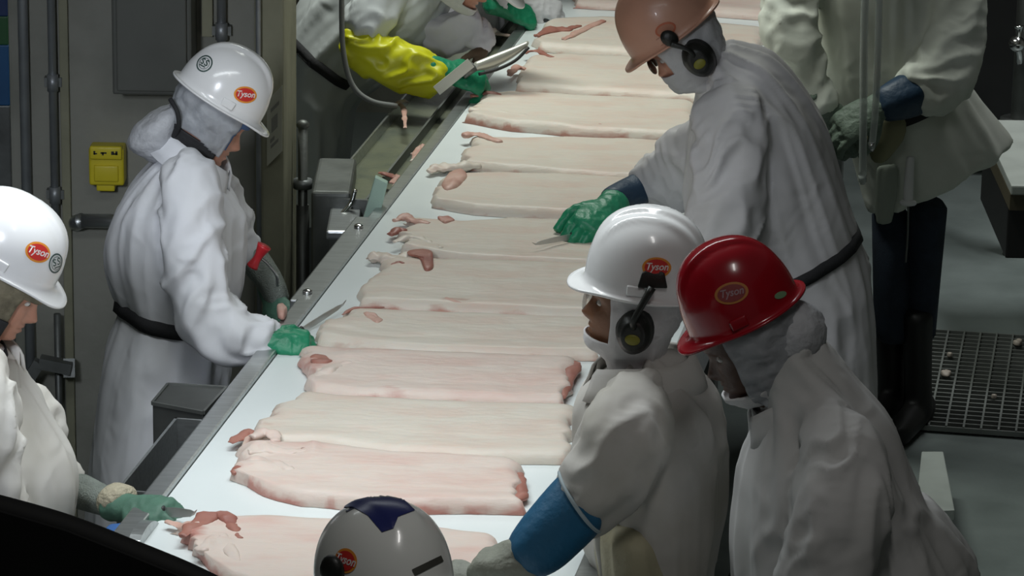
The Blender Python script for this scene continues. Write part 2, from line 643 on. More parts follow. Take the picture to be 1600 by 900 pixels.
def head_mesh(name, parent, m, hc, f, l, u, neck, chest, tl, off=0.0, keep=None, thick=0.0, rough=0.0, seed=0):
    rings = head_rings(hc, f, l, u, neck, chest, tl, off)
    bm = bmesh.new()
    N = len(rings[0][0])
    vr = []
    for row, z in rings:
        vr.append([bm.verts.new(p) for p in row])
    for i in range(len(vr) - 1):
        for j in range(N):
            az = 2 * math.pi * (j + 0.5) / N
            if az > math.pi:
                az -= 2 * math.pi
            if keep and not keep(az, (rings[i][1] + rings[i + 1][1]) / 2):
                continue
            bm.faces.new((vr[i][j], vr[i][(j + 1) % N], vr[i + 1][(j + 1) % N], vr[i + 1][j]))
    if not keep or keep(0, 0.2):
        bm.faces.new(vr[0][::-1])
    if not keep:
        bm.faces.new(vr[-1])
    loose = [v for v in bm.verts if not v.link_faces]
    bmesh.ops.delete(bm, geom=loose, context='VERTS')
    if rough:
        bm.normal_update()
        co = np.array([list(v.co) for v in bm.verts])
        n = vnoise(co * 28, seed) * 0.6 + vnoise(co * 60, seed + 1) * 0.4
        for v, q in zip(bm.verts, n):
            v.co += v.normal * float((1 - abs(q) * 2) * rough)
    o = finish(bm, name, m, parent)
    if thick:
        s = o.modifiers.new('thickness', 'SOLIDIFY')
        s.thickness = thick
        s.offset = 1
    return o


def ball(bm, c, f, l, u, rx, ry, rz, n=12, mi=0):
    mtx = Matrix(((f.x * rx, l.x * ry, u.x * rz, c.x), (f.y * rx, l.y * ry, u.y * rz, c.y), (f.z * rx, l.z * ry, u.z * rz, c.z), (0, 0, 0, 1)))
    r = bmesh.ops.create_uvsphere(bm, u_segments=n, v_segments=n // 2 + 2, radius=1, matrix=mtx)
    for v in r['verts']:
        for fc in v.link_faces:
            fc.material_index = mi


def eyes(parent, hc, f, l, u):
    for s in (-1, 1):
        bm = bmesh.new()
        c = hc + (f * 0.0655 + l * 0.033 * s + u * 0.003) * HS
        ball(bm, c, f, l, u, 0.0105, 0.0115, 0.0075, 14)
        ball(bm, c + f * 0.0075 - u * 0.001, f, l, u, 0.0038, 0.0050, 0.0046, 10, 1)
        finish(bm, 'eye', [M_EYE, M_IRIS], parent)


# ------------------------------------------------------------------ helmets
def helmet(parent, rc, f, l, u, m, style='v', sc=1.0, name='hard_hat', peak=0.045, hk=1.0):
    """rc: centre of the rim plane. Shell with ridges, gutter rim and front peak, thick wall. returns (object, bvh)"""
    a, b, h = 0.141 * sc, 0.116 * sc, 0.172 * sc * hk
    bm = bmesh.new()
    N, K = 72, 22

    def ridge(x, y, t):
        edge = max(0.0, 1 - (abs(t) / 0.92) ** 6)
        if style == 'v':
            yy = abs(y)
            w = 0.020 + 0.010 * (x / a)
            r = 0.0075 / (1 + math.exp((yy - w) / 0.0016)) * (1 - 0.6 * max(0, -x / a))
            return r * edge
        if style == 'three':
            yy = abs(y)
            r = 0.0065 / (1 + math.exp((yy - 0.014) / 0.0015)) + 0.0055 * math.exp(-((yy - 0.036) / 0.008) ** 2)
            return r * edge
        return 0.004 / (1 + math.exp((abs(y) - 0.03) / 0.003)) * edge

    outer = []
    for i in range(1, K + 1):
        t = i / K
        tau = t * math.pi / 2
        rho = math.sin(tau) ** 0.86
        zz = math.cos(tau) ** 0.86 if t < 1 else 0.0
        ring = []
        for j in range(N):
            p = 2 * math.pi * j / N
            x, y = a * rho * math.cos(p), b * rho * math.sin(p)
            z = h * zz
            n = V((x / a ** 2, y / b ** 2, max(z, 0) / h ** 2)).normalized()
            q = V((x, y, z)) + n * ridge(x, y, rho)
            ring.append(q)
        outer.append(ring)
    top = V((0, 0, h + ridge(0, 0, 0)))

    def brim(extra, dz):
        ring = []
        for j in range(N):
            p = 2 * math.pi * j / N
            pp = p if p < math.pi else p - 2 * math.pi
            fr = math.exp(-(abs(pp) / 0.78) ** 3.2)
            bk = math.exp(-((math.pi - abs(pp)) / 0.6) ** 2)
            e = (0.009 + peak * fr + 0.010 * bk) * extra * sc
            n = V((math.cos(p) * b, math.sin(p) * a, 0)).normalized()
            drop = dz * sc - (0.32 * e * fr + 0.25 * e * bk * -0.2)
            ring.append(V((a * math.cos(p), b * math.sin(p), 0)) + n * e + V((0, 0, drop)))
        return ring

    outer.append(brim(0.35, -0.004))
    outer.append(brim(0.8, -0.006))
    outer.append(brim(1.0, -0.004))
    outer.append(brim(1.03, -0.008))
    outer.append(brim(0.98, -0.011))
    outer.append(brim(0.1, -0.010))
    for sfac in (0.955,):
        for i in range(K, 0, -2):
            outer.append([V((q.x * sfac, q.y * sfac, q.z * 0.96 - 0.002)) for q in outer[i - 1]])
    wf = lambda q: rc + f * q.x + l * q.y + u * q.z
    vt = bm.verts.new(wf(top))
    rings = [[bm.verts.new(wf(q)) for q in r] for r in outer]
    for j in range(N):
        bm.faces.new((vt, rings[0][j], rings[0][(j + 1) % N]))
    for i in range(len(rings) - 1):
        for j in range(N):
            bm.faces.new((rings[i][j], rings[i + 1][j], rings[i + 1][(j + 1) % N], rings[i][(j + 1) % N]))
    bm.faces.new(rings[-1])
    bmesh.ops.recalc_face_normals(bm, faces=bm.faces)
    bvh = BVHTree.FromBMesh(bm)
    o = finish(bm, name, m, parent)
    # side accessory slots
    for s in (-1, 1):
        bs = bmesh.new()
        c = rc + f * 0.012 + l * (b * 0.97 * s) + u * 0.014
        bar(bs, c - f * 0.016, c + f * 0.016, 0.010, 0.020, u)
        bevel(bs, 0.003)
        finish(bs, 'accessory_slot', m, o)
    return o, bvh


def text_tris(txt, size, shear=0.25):
    cu = bpy.data.curves.new('t', 'FONT')
    cu.body = txt
    cu.size = size
    cu.shear = shear
    cu.align_x = 'CENTER'
    cu.align_y = 'CENTER'
    cu.resolution_u = 3
    cu.offset = size * 0.02
    o = bpy.data.objects.new('t', cu)
    C.objects.link(o)
    dg = bpy.context.evaluated_depsgraph_get()
    me = bpy.data.meshes.new_from_object(o.evaluated_get(dg))
    bpy.data.objects.remove(o)
    vs = [(v.co.x, v.co.y) for v in me.vertices]
    fs = [tuple(p.vertices) for p in me.polygons]
    bpy.data.meshes.remove(me)
    return vs, fs


def decal(parent, name, bvh, c, n, up, layers, mats, off0=0.0012):
    """project flat print (layers of 2-D faces) onto a surface. c point near it, n outward direction"""
    n = V(n).normalized()
    U = V(up).cross(n).normalized()
    Vv = n.cross(U)
    bm = bmesh.new()
    for li, (vs, fs, mi) in enumerate(layers):
        bv = []
        for (x, y) in vs:
            q = V(c) + U * x + Vv * y
            hit = bvh.ray_cast(q + n * 0.15, -n)
            if hit[0] is None:
                p = q
                nn = n
            else:
                p, nn = hit[0], hit[1]
                if nn.dot(n) < 0:
                    nn = -nn
            bv.append(bm.verts.new(p + nn * (off0 + 0.0006 * li)))
        for fc in fs:
            try:
                bm.faces.new([bv[i] for i in fc]).material_index = mi
            except ValueError:
                pass
    bm.normal_update()
    for fc in bm.faces:
        if fc.normal.dot(n) < 0:
            fc.normal_flip()
    return finish(bm, name, mats, parent, recalc=False)


def ellipse(rx, ry, n=32, rings=4, rot=0):
    vs = [(0, 0)]
    fs = []
    for k in range(1, rings + 1):
        for j in range(n):
            a = 2 * math.pi * j / n
            vs.append((rx * k / rings * math.cos(a), ry * k / rings * math.sin(a)))
    for j in range(n):
        fs.append((0, 1 + j, 1 + (j + 1) % n))
    for k in range(rings - 1):
        for j in range(n):
            o = 1 + k * n
            fs.append((o + j, o + n + j, o + n + (j + 1) % n, o + (j + 1) % n))
    return vs, fs


def annulus(r0, r1, n=40):
    vs = [(r0 * math.cos(2 * math.pi * j / n), r0 * math.sin(2 * math.pi * j / n)) for j in range(n)] + [(r1 * math.cos(2 * math.pi * j / n), r1 * math.sin(2 * math.pi * j / n)) for j in range(n)]
    return vs, [(j, n + j, n + (j + 1) % n, (j + 1) % n) for j in range(n)]


def oval_sticker(helm, bvh, c, n, up, rx=0.030, ry=0.020, mats=None):
    t = text_tris('Tyson', ry * 0.98)
    t = ([(x * 0.92, y + ry * 0.06) for x, y in t[0]], t[1])
    return decal(helm, 'oval_sticker', bvh, c, n, up, [(*ellipse(rx, ry), 0), (*ellipse(rx * 0.83, ry * 0.80), 1), (*t, 2)], mats or [M_SORANGE, M_SRED, M_SWHITE])


def round_emblem(helm, bvh, c, n, up, r=0.021):
    t1 = text_tris('S', r * 1.0, 0)
    t2 = text_tris('S', r * 1.0, 0)
    a = ([(x - r * 0.28, y + r * 0.12) for x, y in t1[0]], t1[1])
    b = ([(x + r * 0.28, y + r * 0.12) for x, y in t2[0]], t2[1])
    return decal(helm, 'round_emblem', bvh, c, n, up, [(*annulus(r * 0.84, r), 0), (*annulus(r * 0.62, r * 0.68), 0), (*a, 0), (*b, 0), ([(-r * .4, -r * .3), (r * .4, -r * .3), (r * .4, -r * .42), (-r * .4, -r * .42)], [(0, 1, 2, 3)], 0)], [M_SDARK])


def earmuff(parent, c, out, up, fwd, arm_to, r=0.044, badge=M_BADGE):
    out, up, fwd = V(out).normalized(), V(up).normalized(), V(fwd).normalized()
    bm = bmesh.new()
    prof = [(-0.020, 0.80), (-0.016, 0.98), (-0.004, 1.02), (0.002, 0.94), (0.010, 0.93), (0.022, 0.84), (0.030, 0.66), (0.034, 0.60), (0.0335, 0.40), (0.033, 0.0)]
    N = 28
    rings = []
    for d, k in prof:
        if k == 0:
            rings.append([bm.verts.new(c + out * d)])
            continue
        rings.append([bm.verts.new(c + out * d + fwd * (math.cos(6.28318 * j / N) * r * k * 0.86) + up * (math.sin(6.28318 * j / N) * r * k * 1.12)) for j in range(N)])
    for i in range(len(rings) - 2):
        for j in range(N):
            bm.faces.new((rings[i][j], rings[i][(j + 1) % N], rings[i + 1][(j + 1) % N], rings[i + 1][j]))
    for j in range(N):
        bm.faces.new((rings[-2][j], rings[-2][(j + 1) % N], rings[-1][0]))
    bm.faces.new(rings[0][::-1])
    o = finish(bm, 'earmuff_cup', M_MUFF, parent)
    bb = bmesh.new()
    ball(bb, c + out * 0.033 - up * 0.006, out, fwd, up, 0.004, r * 0.36, r * 0.26, 14)
    finish(bb, 'badge', badge, o)
    tube_obj('cup_arm', [c + out * 0.028 + up * r * 0.4, c + out * 0.045 + up * r * 0.95, arm_to + out * 0.012], [0.007, 0.006, 0.008], M_MUFF, o, seg=8)
    return o


# ------------------------------------------------------------------ gloves with five separate fingers
def glove(name, parent, c, d, n, m, side=1, curl=0.8, sc=1.0, spread=0.0, wrist=0.055, seed=0):
    d = V(d).normalized()
    n = V(n)
    n = (n - d * n.dot(d)).normalized()
    l = d.cross(n) * side
    c = V(c)
    bm = bmesh.new()
    palm = [(c - d * wrist, l * 0.036 * sc, 0.030 * sc), (c, l * 0.034 * sc, 0.025 * sc), (c + d * 0.035 * sc, l * 0.044 * sc, 0.021 * sc), (c + d * 0.085 * sc, l * 0.045 * sc, 0.017 * sc), (c + d * 0.098 * sc, l * 0.040 * sc, 0.013 * sc)]
    loft(bm, palm, 14, 20)
    lens = [(0.040, 0.026, 0.022), (0.045, 0.029, 0.024), (0.042, 0.027, 0.023), (0.033, 0.021, 0.020)]
    cl = curl if hasattr(curl, '__len__') else [curl] * 5
    for i in range(4):
        off = (0.0335 - 0.0225 * i) * sc
        p = c + d * (0.082 - 0.006 * abs(i - 1)) * sc + l * off
        pts = [p - d * 0.02]
        ang = 0.0
        sp = spread * (1.5 - i) * 0.5
        base = (d + l * sp).normalized()
        pts.append(p)
        for k, L in enumerate(lens[i]):
            ang += cl[i] * (0.65, 1.0, 0.75)[k]
            p = p + (base * math.cos(ang) + n * math.sin(ang)) * L * sc
            pts.append(p)
        tube(bm, pts, [0.0115 * sc, 0.0115 * sc, 0.0110 * sc, 0.0102 * sc, 0.0088 * sc], 10, 14)
    p = c + d * 0.022 * sc + l * 0.030 * sc
    t1 = (d * 0.62 + l * 0.68 + n * 0.40).normalized()
    t2 = (d * 0.85 + l * 0.15 + n * (0.35 + 0.5 * min(1, cl[4]))).normalized()
    tube(bm, [p - t1 * 0.012, p, p + t1 * 0.040 * sc, p + (t1 * 0.040 + t2 * 0.032) * sc, p + (t1 * 0.040 + t2 * 0.058) * sc], [0.015 * sc, 0.016 * sc, 0.0135 * sc, 0.012 * sc, 0.0095 * sc], 10, 14)
    me = remesh(bm, 0.0042, 2)
    me.name = name
    co, no = getco(me), getno(me)
    co = co + no * ((1 - np.abs(vnoise(co * 55, seed)) * 2) * 0.0016)[:, None]
    me.vertices.foreach_set('co', co.ravel())
    me.polygons.foreach_set('use_smooth', [True] * len(me.polygons))
    me.materials.clear()
    me.materials.append(m)
    return link(name, me, parent)


def knife(label, a, b, d_blade, up, hm=None, hl=0.12, bl=0.15, bw=0.022, group=None):
    """a: handle butt, b direction vector of handle+blade"""
    d = V(d_blade).normalized()
    u = V(up)
    u = (u - d * u.dot(d)).normalized()
    s = d.cross(u)
    a = V(a)
    t = thing('boning_knife', label, 'knife', a)
    bm = bmesh.new()
    loft(bm, [(a, u * 0.011, 0.008), (a + d * hl * 0.3, u * 0.014, 0.010), (a + d * hl * 0.8, u * 0.012, 0.009), (a + d * hl, u * 0.014, 0.009)], 12, 14)
    finish(bm, 'handle', hm or M_DARK, t)
    bm = bmesh.new()
    p = a + d * hl
    prof = [(0.0, -0.008, 0.010), (0.03, -bw / 2, 0.010), (bl * 0.5, -bw / 2, 0.009), (bl * 0.8, -bw * 0.42, 0.006), (bl * 0.93, -bw * 0.2, 0.002), (bl, 0.004, 0.006)]
    top, bot = [], []
    fr = []
    for x, lo, hi in prof:
        fr.append([bm.verts.new(p + d * x + u * hi + s * 0.0012), bm.verts.new(p + d * x + u * hi - s * 0.0012), bm.verts.new(p + d * x + u * lo)])
    for i in range(len(fr) - 1):
        for j in range(3):
            bm.faces.new((fr[i][j], fr[i][(j + 1) % 3], fr[i + 1][(j + 1) % 3], fr[i + 1][j]))
    bm.faces.new(fr[0][::-1])
    bm.faces.new(fr[-1])
    finish(bm, 'blade', M_BLADE, t, smooth=False)
    return t


def legs(parent, cx, cy, tm=None, bmt=None, top=0.62, dirf=(1, 0, 0), gap=0.11):
    f = V((dirf[0], dirf[1], 0)).normalized()
    l = V((-f.y, f.x, 0))
    for s in (-1, 1):
        p = V((cx, cy, 0)) + l * gap * s
        bm = bmesh.new()
        loft(bm, [(p + V((0, 0, top)), l * 0.080, 0.085), (p + V((0, 0, 0.5)) + f * 0.01, l * 0.078, 0.08), (p + V((0, 0, 0.30)), l * 0.075, 0.08)], 12, 18)
        finish(bm, 'trouser_leg', tm or M_JEANS, parent)
        bm = bmesh.new()
        loft(bm, [(p + V((0, 0, 0.36)), l * 0.072, 0.078), (p + V((0, 0, 0.2)), l * 0.062, 0.066), (p + V((0, 0, 0.10)), l * 0.058, 0.064)], 10, 18)
        loft(bm, [(p - f * 0.075 + V((0, 0, 0.05)), l * 0.042, 0.048), (p + V((0, 0, 0.055)), l * 0.048, 0.054), (p + f * 0.10 + V((0, 0, 0.045)), l * 0.052, 0.044), (p + f * 0.18 + V((0, 0, 0.035)), l * 0.042, 0.034)], 14, 18)
        me = remesh(bm, 0.009, 2)
        me.name = 'rubber_boot'
        z = getco(me)
        z[:, 2] = np.maximum(z[:, 2], 0.001)
        me.vertices.foreach_set('co', z.ravel())
        me.polygons.foreach_set('use_smooth', [True] * len(me.polygons))
        me.materials.clear()
        me.materials.append(bmt or M_BOOT)
        link('rubber_boot', me, parent)


def strap(parent, s, w, m, name='waist_belt', add=0.006, coat=None, lim=1.18):
    """flat band lying on a garment, s=(centre, half axis, depth radius) gives its plane"""
    c, A, rd = s
    Bv = V((0, 1, 0)) - A * (A.y / A.length_squared)
    Bv.normalize()
    T = A.cross(Bv).normalized()
    N = 72
    An = A.normalized()
    rad = []
    bv = None
    if coat:
        off = root_of(coat).location
        bv = BVHTree.FromPolygons([v.co + off for v in coat.data.vertices], [tuple(p.vertices) for p in coat.data.polygons])
    dirs = []
    for j in range(N):
        t = 2 * math.pi * j / N
        d = An * math.cos(t) + Bv * math.sin(t)
        dirs.append(d)
        e = 1.0 / math.sqrt((math.cos(t) / A.length) ** 2 + (math.sin(t) / rd) ** 2)
        r = e
        if bv:
            h = bv.ray_cast(c, d)
            if h[0] is not None:
                r = min(h[3], e * lim)
        rad.append(r)
    rad = np.array(rad)
    for _ in range(2):
        rad = np.maximum(rad, 0.5 * rad + 0.25 * (np.roll(rad, 1) + np.roll(rad, -1)))
    bm = bmesh.new()
    R = []
    for j in range(N):
        o = dirs[j]
        p = c + o * (rad[j] + add)
        R.append([bm.verts.new(p - T * w / 2), bm.verts.new(p + T * w / 2), bm.verts.new(p + T * w / 2 - o * 0.012), bm.verts.new(p - T * w / 2 - o * 0.012)])
    for j in range(N):
        k = (j + 1) % N
        for q in range(4):
            bm.faces.new((R[j][q], R[j][(q + 1) % 4], R[k][(q + 1) % 4], R[k][q]))
    return finish(bm, name, m, parent)


def collar(parent, neck, axis, fwd, m, r=0.085, h=0.05, open_=0.5):
    ax = V(axis).normalized()
    f = V(fwd)
    f = (f - ax * f.dot(ax)).normalized()
    l = ax.cross(f)
    bm = bmesh.new()
    N = 40
    prof = [(0.0, 0.95), (0.55, 0.88), (1.0, 0.84), (1.05, 0.90), (0.80, 1.00), (0.25, 1.10), (-0.30, 1.22)]
    rows = []
    for j in range(N + 1):
        a = open_ + (2 * math.pi - 2 * open_) * j / N
        fr = math.exp(-min(a, 2 * math.pi - a) ** 2 / 0.6)
        rows.append([bm.verts.new(neck + ax * (h * z - 0.02 * fr) + (f * math.cos(a) + l * math.sin(a)) * r * (k + 0.12 * fr)) for z, k in prof])
    for j in range(N):
        for i in range(len(prof) - 1):
            bm.faces.new((rows[j][i], rows[j + 1][i], rows[j + 1][i + 1], rows[j][i + 1]))
    o = finish(bm, 'collar', m, parent)
    s = o.modifiers.new('thickness', 'SOLIDIFY')
    s.thickness = 0.005
    return o


# ------------------------------------------------------------------ meat and pads
def meat_mat(name, fat, pink, lean):
    m = bpy.data.materials.new(name)
    m.use_nodes = True
    nt = m.node_tree
    b = nt.nodes['Principled BSDF']
    tc = nt.nodes.new('ShaderNodeTexCoord')
    at = nt.nodes.new('ShaderNodeAttribute')
    at.attribute_name = 'lean'
    mp = nt.nodes.new('ShaderNodeMapping')
    mp.inputs['Scale'].default_value = (4, 11, 11)
    nt.links.new(tc.outputs['Object'], mp.inputs[0])
    n1 = nt.nodes.new('ShaderNodeTexNoise')
    n1.inputs['Scale'].default_value = 1.6
    n1.inputs['Detail'].default_value = 6
    nt.links.new(mp.outputs[0], n1.inputs['Vector'])
    r1 = nt.nodes.new('ShaderNodeMapRange')
    r1.inputs[1].default_value = 0.45
    r1.inputs[2].default_value = 0.75
    nt.links.new(n1.outputs['Fac'], r1.inputs[0])
    mx = nt.nodes.new('ShaderNodeMix')
    mx.data_type = 'RGBA'
    mx.inputs[6].default_value = (*fat, 1)
    mx.inputs[7].default_value = (*pink, 1)
    nt.links.new(r1.outputs[0], mx.inputs[0])
    n2 = nt.nodes.new('ShaderNodeTexNoise')
    n2.inputs['Scale'].default_value = 5.0
    n2.inputs['Detail'].default_value = 5
    nt.links.new(mp.outputs[0], n2.inputs['Vector'])
    ad = nt.nodes.new('ShaderNodeMath')
    ad.operation = 'MULTIPLY_ADD'
    nt.links.new(n2.outputs['Fac'], ad.inputs[0])
    ad.inputs[1].default_value = 0.9
    ad.inputs[2].default_value = -0.45
    ad2 = nt.nodes.new('ShaderNodeMath')
    ad2.operation = 'ADD'
    nt.links.new(ad.outputs[0], ad2.inputs[0])
    nt.links.new(at.outputs['Fac'], ad2.inputs[1])
    r2 = nt.nodes.new('ShaderNodeMapRange')
    r2.inputs[1].default_value = 0.35
    r2.inputs[2].default_value = 0.8
    nt.links.new(ad2.outputs[0], r2.inputs[0])
    mx2 = nt.nodes.new('ShaderNodeMix')
    mx2.data_type = 'RGBA'
    nt.links.new(r2.outputs[0], mx2.inputs[0])
    nt.links.new(mx.outputs[2], mx2.inputs[6])
    mx2.inputs[7].default_value = (*lean, 1)
    nt.links.new(mx2.outputs[2], b.inputs['Base Color'])
    b.inputs['Roughness'].default_value = 0.48
    b.inputs['Subsurface Weight'].default_value = 0.12
    b.inputs['Subsurface Radius'].default_value = (0.02, 0.008, 0.005)
    b.inputs['Subsurface Scale'].default_value = 0.3
    bp = nt.nodes.new('ShaderNodeBump')
    bp.inputs['Strength'].default_value = 0.25
    bp.inputs['Distance'].default_value = 0.008
    nt.links.new(n2.outputs['Fac'], bp.inputs['Height'])
    nt.links.new(bp.outputs[0], b.inputs['Normal'])
    return m


M_FAT = meat_mat('belly_fat', (0.68, 0.615, 0.535), (0.67, 0.535, 0.455), (0.45, 0.23, 0.175))
M_FATP = meat_mat('belly_fat_pink', (0.70, 0.59, 0.525), (0.67, 0.48, 0.42), (0.50, 0.24, 0.20))
M_LEAN = meat_mat('lean_meat', (0.38, 0.165, 0.125), (0.29, 0.105, 0.085), (0.25, 0.07, 0.06))
M_TRIM = meat_mat('meat_trim', (0.62, 0.40, 0.33), (0.45, 0.20, 0.16), (0.33, 0.10, 0.09))


def pathpt(pts, u):
    p = np.array([list(q) for q in pts])
    d = np.r_[0, np.cumsum(np.linalg.norm(np.diff(p, axis=0), axis=1))]
    d /= d[-1]
    return np.c_[[np.interp(u, d, p[:, k]) for k in range(p.shape[1])]].T


def belly(label, back, front, th_=0.034, m=None, seed=0, lean_front=0.4, lean_ends=0.5, zoff=0.0, curl=0.0, leanR=None, spots=()):
    """a flat slab whose back and front edges run left to right (photo pixels on the belt plane)"""
    th = th_ * 0.70
    zt = BZ + zoff + th
    NU, NV = 84, 26
    us, vs = np.linspace(0, 1, NU), np.linspace(0, 1, NV)
    bk = pathpt([P(x, y, zt) for x, y in back], us)
    fr = pathpt([P(x, y, zt) for x, y in front], us)
    U, Vv = np.meshgrid(us, vs, indexing='ij')
    X = bk[:, None, :] * (1 - Vv[..., None]) + fr[:, None, :] * Vv[..., None]
    X = X.reshape(-1, 3)
    U, Vv = U.ravel(), Vv.ravel()
    L = np.linalg.norm(bk[-1] - bk[0])
    Wd = np.linalg.norm(bk[NU // 2] - fr[NU // 2])
    axu = (bk[-1] - bk[0]) / L
    axv = np.array([axu[1], -axu[0], 0])
    # uneven outline
    e1 = vnoise(np.c_[Vv * 6, np.zeros_like(U) + seed, U * 0], seed) * 0.018 + vnoise(np.c_[Vv * 15, np.zeros_like(U) + seed, U * 0], seed + 21) * 0.012
    e2 = vnoise(np.c_[U * 6, np.zeros_like(U) + seed, Vv * 0 + 5], seed + 3) * 0.006 + vnoise(np.c_[U * 40, np.zeros_like(U) + seed, Vv * 0 + 5], seed + 33) * 0.001
    X += axu * (e1 * (np.exp(-U * 12) + 0.6 * np.exp(-(1 - U) * 12)))[:, None]
    X += axv * (e2 * (np.exp(-Vv * 6) + np.exp(-(1 - Vv) * 6)))[:, None]
    du = np.minimum(U, 1 - U) * L
    dv = np.minimum(Vv, 1 - Vv) * Wd
    r = np.where(Vv > 0.5, 0.012, 0.026)
    eu, ev = np.clip(du / (r * 1.3), 0, 1), np.clip(dv / r, 0, 1)
    h = np.sqrt(np.clip(1 - (1 - eu) ** 2, 0, 1)) * np.sqrt(np.clip(1 - (1 - ev) ** 2, 0, 1))
    hn = 1 + 0.06 * vnoise(np.c_[U * 7, Vv * 2.5, np.full_like(U, seed * 1.7)], seed + 1) + 0.035 * vnoise(np.c_[U * 18, Vv * 7, np.full_like(U, seed)], seed + 2)
    roll = np.exp(-((Vv - 0.90) / 0.07) ** 2) * 0.12 * (0.5 + 0.5 * vnoise(np.c_[U * 5, U * 0, U * 0 + seed], seed + 9))
    groove = np.exp(-((Vv - 0.74 - 0.03 * vnoise(np.c_[U * 4, U * 0, U * 0 + seed], seed + 8)) / 0.03) ** 2) * 0.06
    hz = th * h * (hn + roll - groove)
    hz += curl * np.exp(-U * 14) * 0.02 * h
    lean = np.zeros_like(U)
    nl = vnoise(np.c_[U * 9, Vv * 3, np.full_like(U, seed + 0.5)], seed + 5)
    lean += lean_front * np.exp(-((1 - Vv) * Wd / 0.008) ** 2) * (1.0 + 0.8 * nl + 0.8 * np.clip(vnoise(np.c_[U * 24, U * 0 + 3, np.full_like(U, seed)], seed + 15), 0, 1))
    lean += lean_ends * np.exp(-U * L / 0.035) * (0.6 + 0.9 * nl)
    lean += (lean_ends if leanR is None else leanR) * np.exp(-(1 - U) * L / 0.014) * (0.6 + 0.8 * nl)
    for (sx, sy, rx, ry, sl, sb) in spots:
        c0 = np.array(P(sx, sy, zt))
        gx = np.linalg.norm(np.array(P(sx + rx, sy, zt)) - c0)
        gy = np.linalg.norm(np.array(P(sx, sy + ry, zt)) - c0)
        jit = 1 + 0.5 * nl
        g = np.exp(-(((X[:, 0] - c0[0]) / gx) ** 2 + ((X[:, 1] - c0[1]) / gy) ** 2) * jit)
        lean += sl * g
        hz += sb * g * h
    top = X.copy()
    top[:, 2] = BZ + zoff + 0.002 + hz
    bot = X.copy()
    bot[:, 2] = BZ + zoff + 0.001
    cen = top.mean(0)
    cen[2] = BZ + zoff
    n0 = len(top)
    idx = np.arange(NU * NV).reshape(NU, NV)
    faces = []
    for i in range(NU - 1):
        for j in range(NV - 1):
            faces.append((idx[i, j], idx[i, j + 1], idx[i + 1, j + 1], idx[i + 1, j]))
    rim = [idx[i, 0] for i in range(NU)] + [idx[NU - 1, j] for j in range(1, NV)] + [idx[i, NV - 1] for i in range(NU - 2, -1, -1)] + [idx[0, j] for j in range(NV - 2, 0, -1)]
    verts = np.vstack([top, bot[rim]])
    nr = len(rim)
    for k in range(nr):
        a, b = rim[k], rim[(k + 1) % nr]
        faces.append((a, b, n0 + (k + 1) % nr, n0 + k))
    faces.append(tuple(n0 + k for k in range(nr))[::-1])
    me = bpy.data.meshes.new('pork_belly')
    me.from_pydata((verts - cen).tolist(), [], [tuple(int(q) for q in f) for f in faces])
    bm = bmesh.new()
    bm.from_mesh(me)
    bmesh.ops.recalc_face_normals(bm, faces=bm.faces)
    bm.to_mesh(me)
    bm.free()
    at = me.attributes.new('lean', 'FLOAT', 'POINT')
    at.data.foreach_set('value', np.r_[lean, lean[rim]].astype(np.float32))
    me.polygons.foreach_set('use_smooth', [True] * len(me.polygons))
    me.materials.append(m or M_FAT)
    o = bpy.data.objects.new('pork_belly', me)
    C.objects.link(o)
    o.location = V(cen)
    tag(o, label, 'pork belly', 'pork bellies on the conveyor belt')
    return o


def pad(name, pix, z0, th, m, parent=None, base=False, seed=0, rough=0.004):
    """a fleshy lump: outline in photo pixels on the plane z0, domed to thickness th"""
    if parent is not None and root_of(parent).name.startswith('pork'):
        z0 = BZ + (z0 - BZ) * 0.68
    o = [P(x, y, z0) for x, y in pix]
    n = 30
    o2 = pathpt(o + [o[0]], np.linspace(0, 1, n, endpoint=False))
    # smooth the outline a little
    for _ in range(2):
        o2 = 0.5 * o2 + 0.25 * (np.roll(o2, 1, 0) + np.roll(o2, -1, 0))
    c = o2.mean(0)
    bm = bmesh.new()
    rings = []
    for k, z in ((0.96, 0.0), (1.0, 0.25), (0.97, 0.6), (0.86, 0.86), (0.62, 0.98), (0.32, 1.0)):
        ring = c + (o2 - c) * k
        nz = vnoise(ring * 45, seed) * rough
        ring = ring.copy()
        ring[:, 2] = z0 + th * z + nz * (z > 0.3) + 0.0015
        rings.append([bm.verts.new(q) for q in ring])
    vc = bm.verts.new((c[0], c[1], z0 + th + 0.0015))
    for i in range(len(rings) - 1):
        for j in range(n):
            bm.faces.new((rings[i][j], rings[i][(j + 1) % n], rings[i + 1][(j + 1) % n], rings[i + 1][j]))
    for j in range(n):
        bm.faces.new((rings[-1][j], rings[-1][(j + 1) % n], vc))
    bm.faces.new(rings[0][::-1])
    return finish(bm, name, m, parent, V((c[0], c[1], z0)) if base else None)


def fold(name, pix, z, r, m, parent=None, seed=0, flat=0.40):
    """a rolled fold of meat along a pixel path at height z, r list of radii"""
    rr = r if hasattr(r, '__len__') else [r] * len(pix)
    bm = bmesh.new()
    if parent is not None and root_of(parent).name.startswith('pork'):
        z = BZ + (z - BZ) * 0.68
    pts = [P(x, y, z) for x, y in pix]
    secs = []
    for i, p in enumerate(pts):
        t = (pts[min(i + 1, len(pts) - 1)] - pts[max(i - 1, 0)]).normalized()
        s = t.cross(V((0, 0, 1))).normalized()
        secs.append((p, s * rr[i], rr[i] * flat))
    loft(bm, secs, 5 * len(pix), 14)
    bm.normal_update()
    co = np.array([list(v.co) for v in bm.verts])
    nn = vnoise(co * 38, seed) * 0.7 + vnoise(co * 85, seed + 1) * 0.4
    rmx = max(rr)
    for v, q in zip(bm.verts, nn):
        v.co += v.normal * float(q * 0.42 * rmx)
    return finish(bm, name, m, parent)


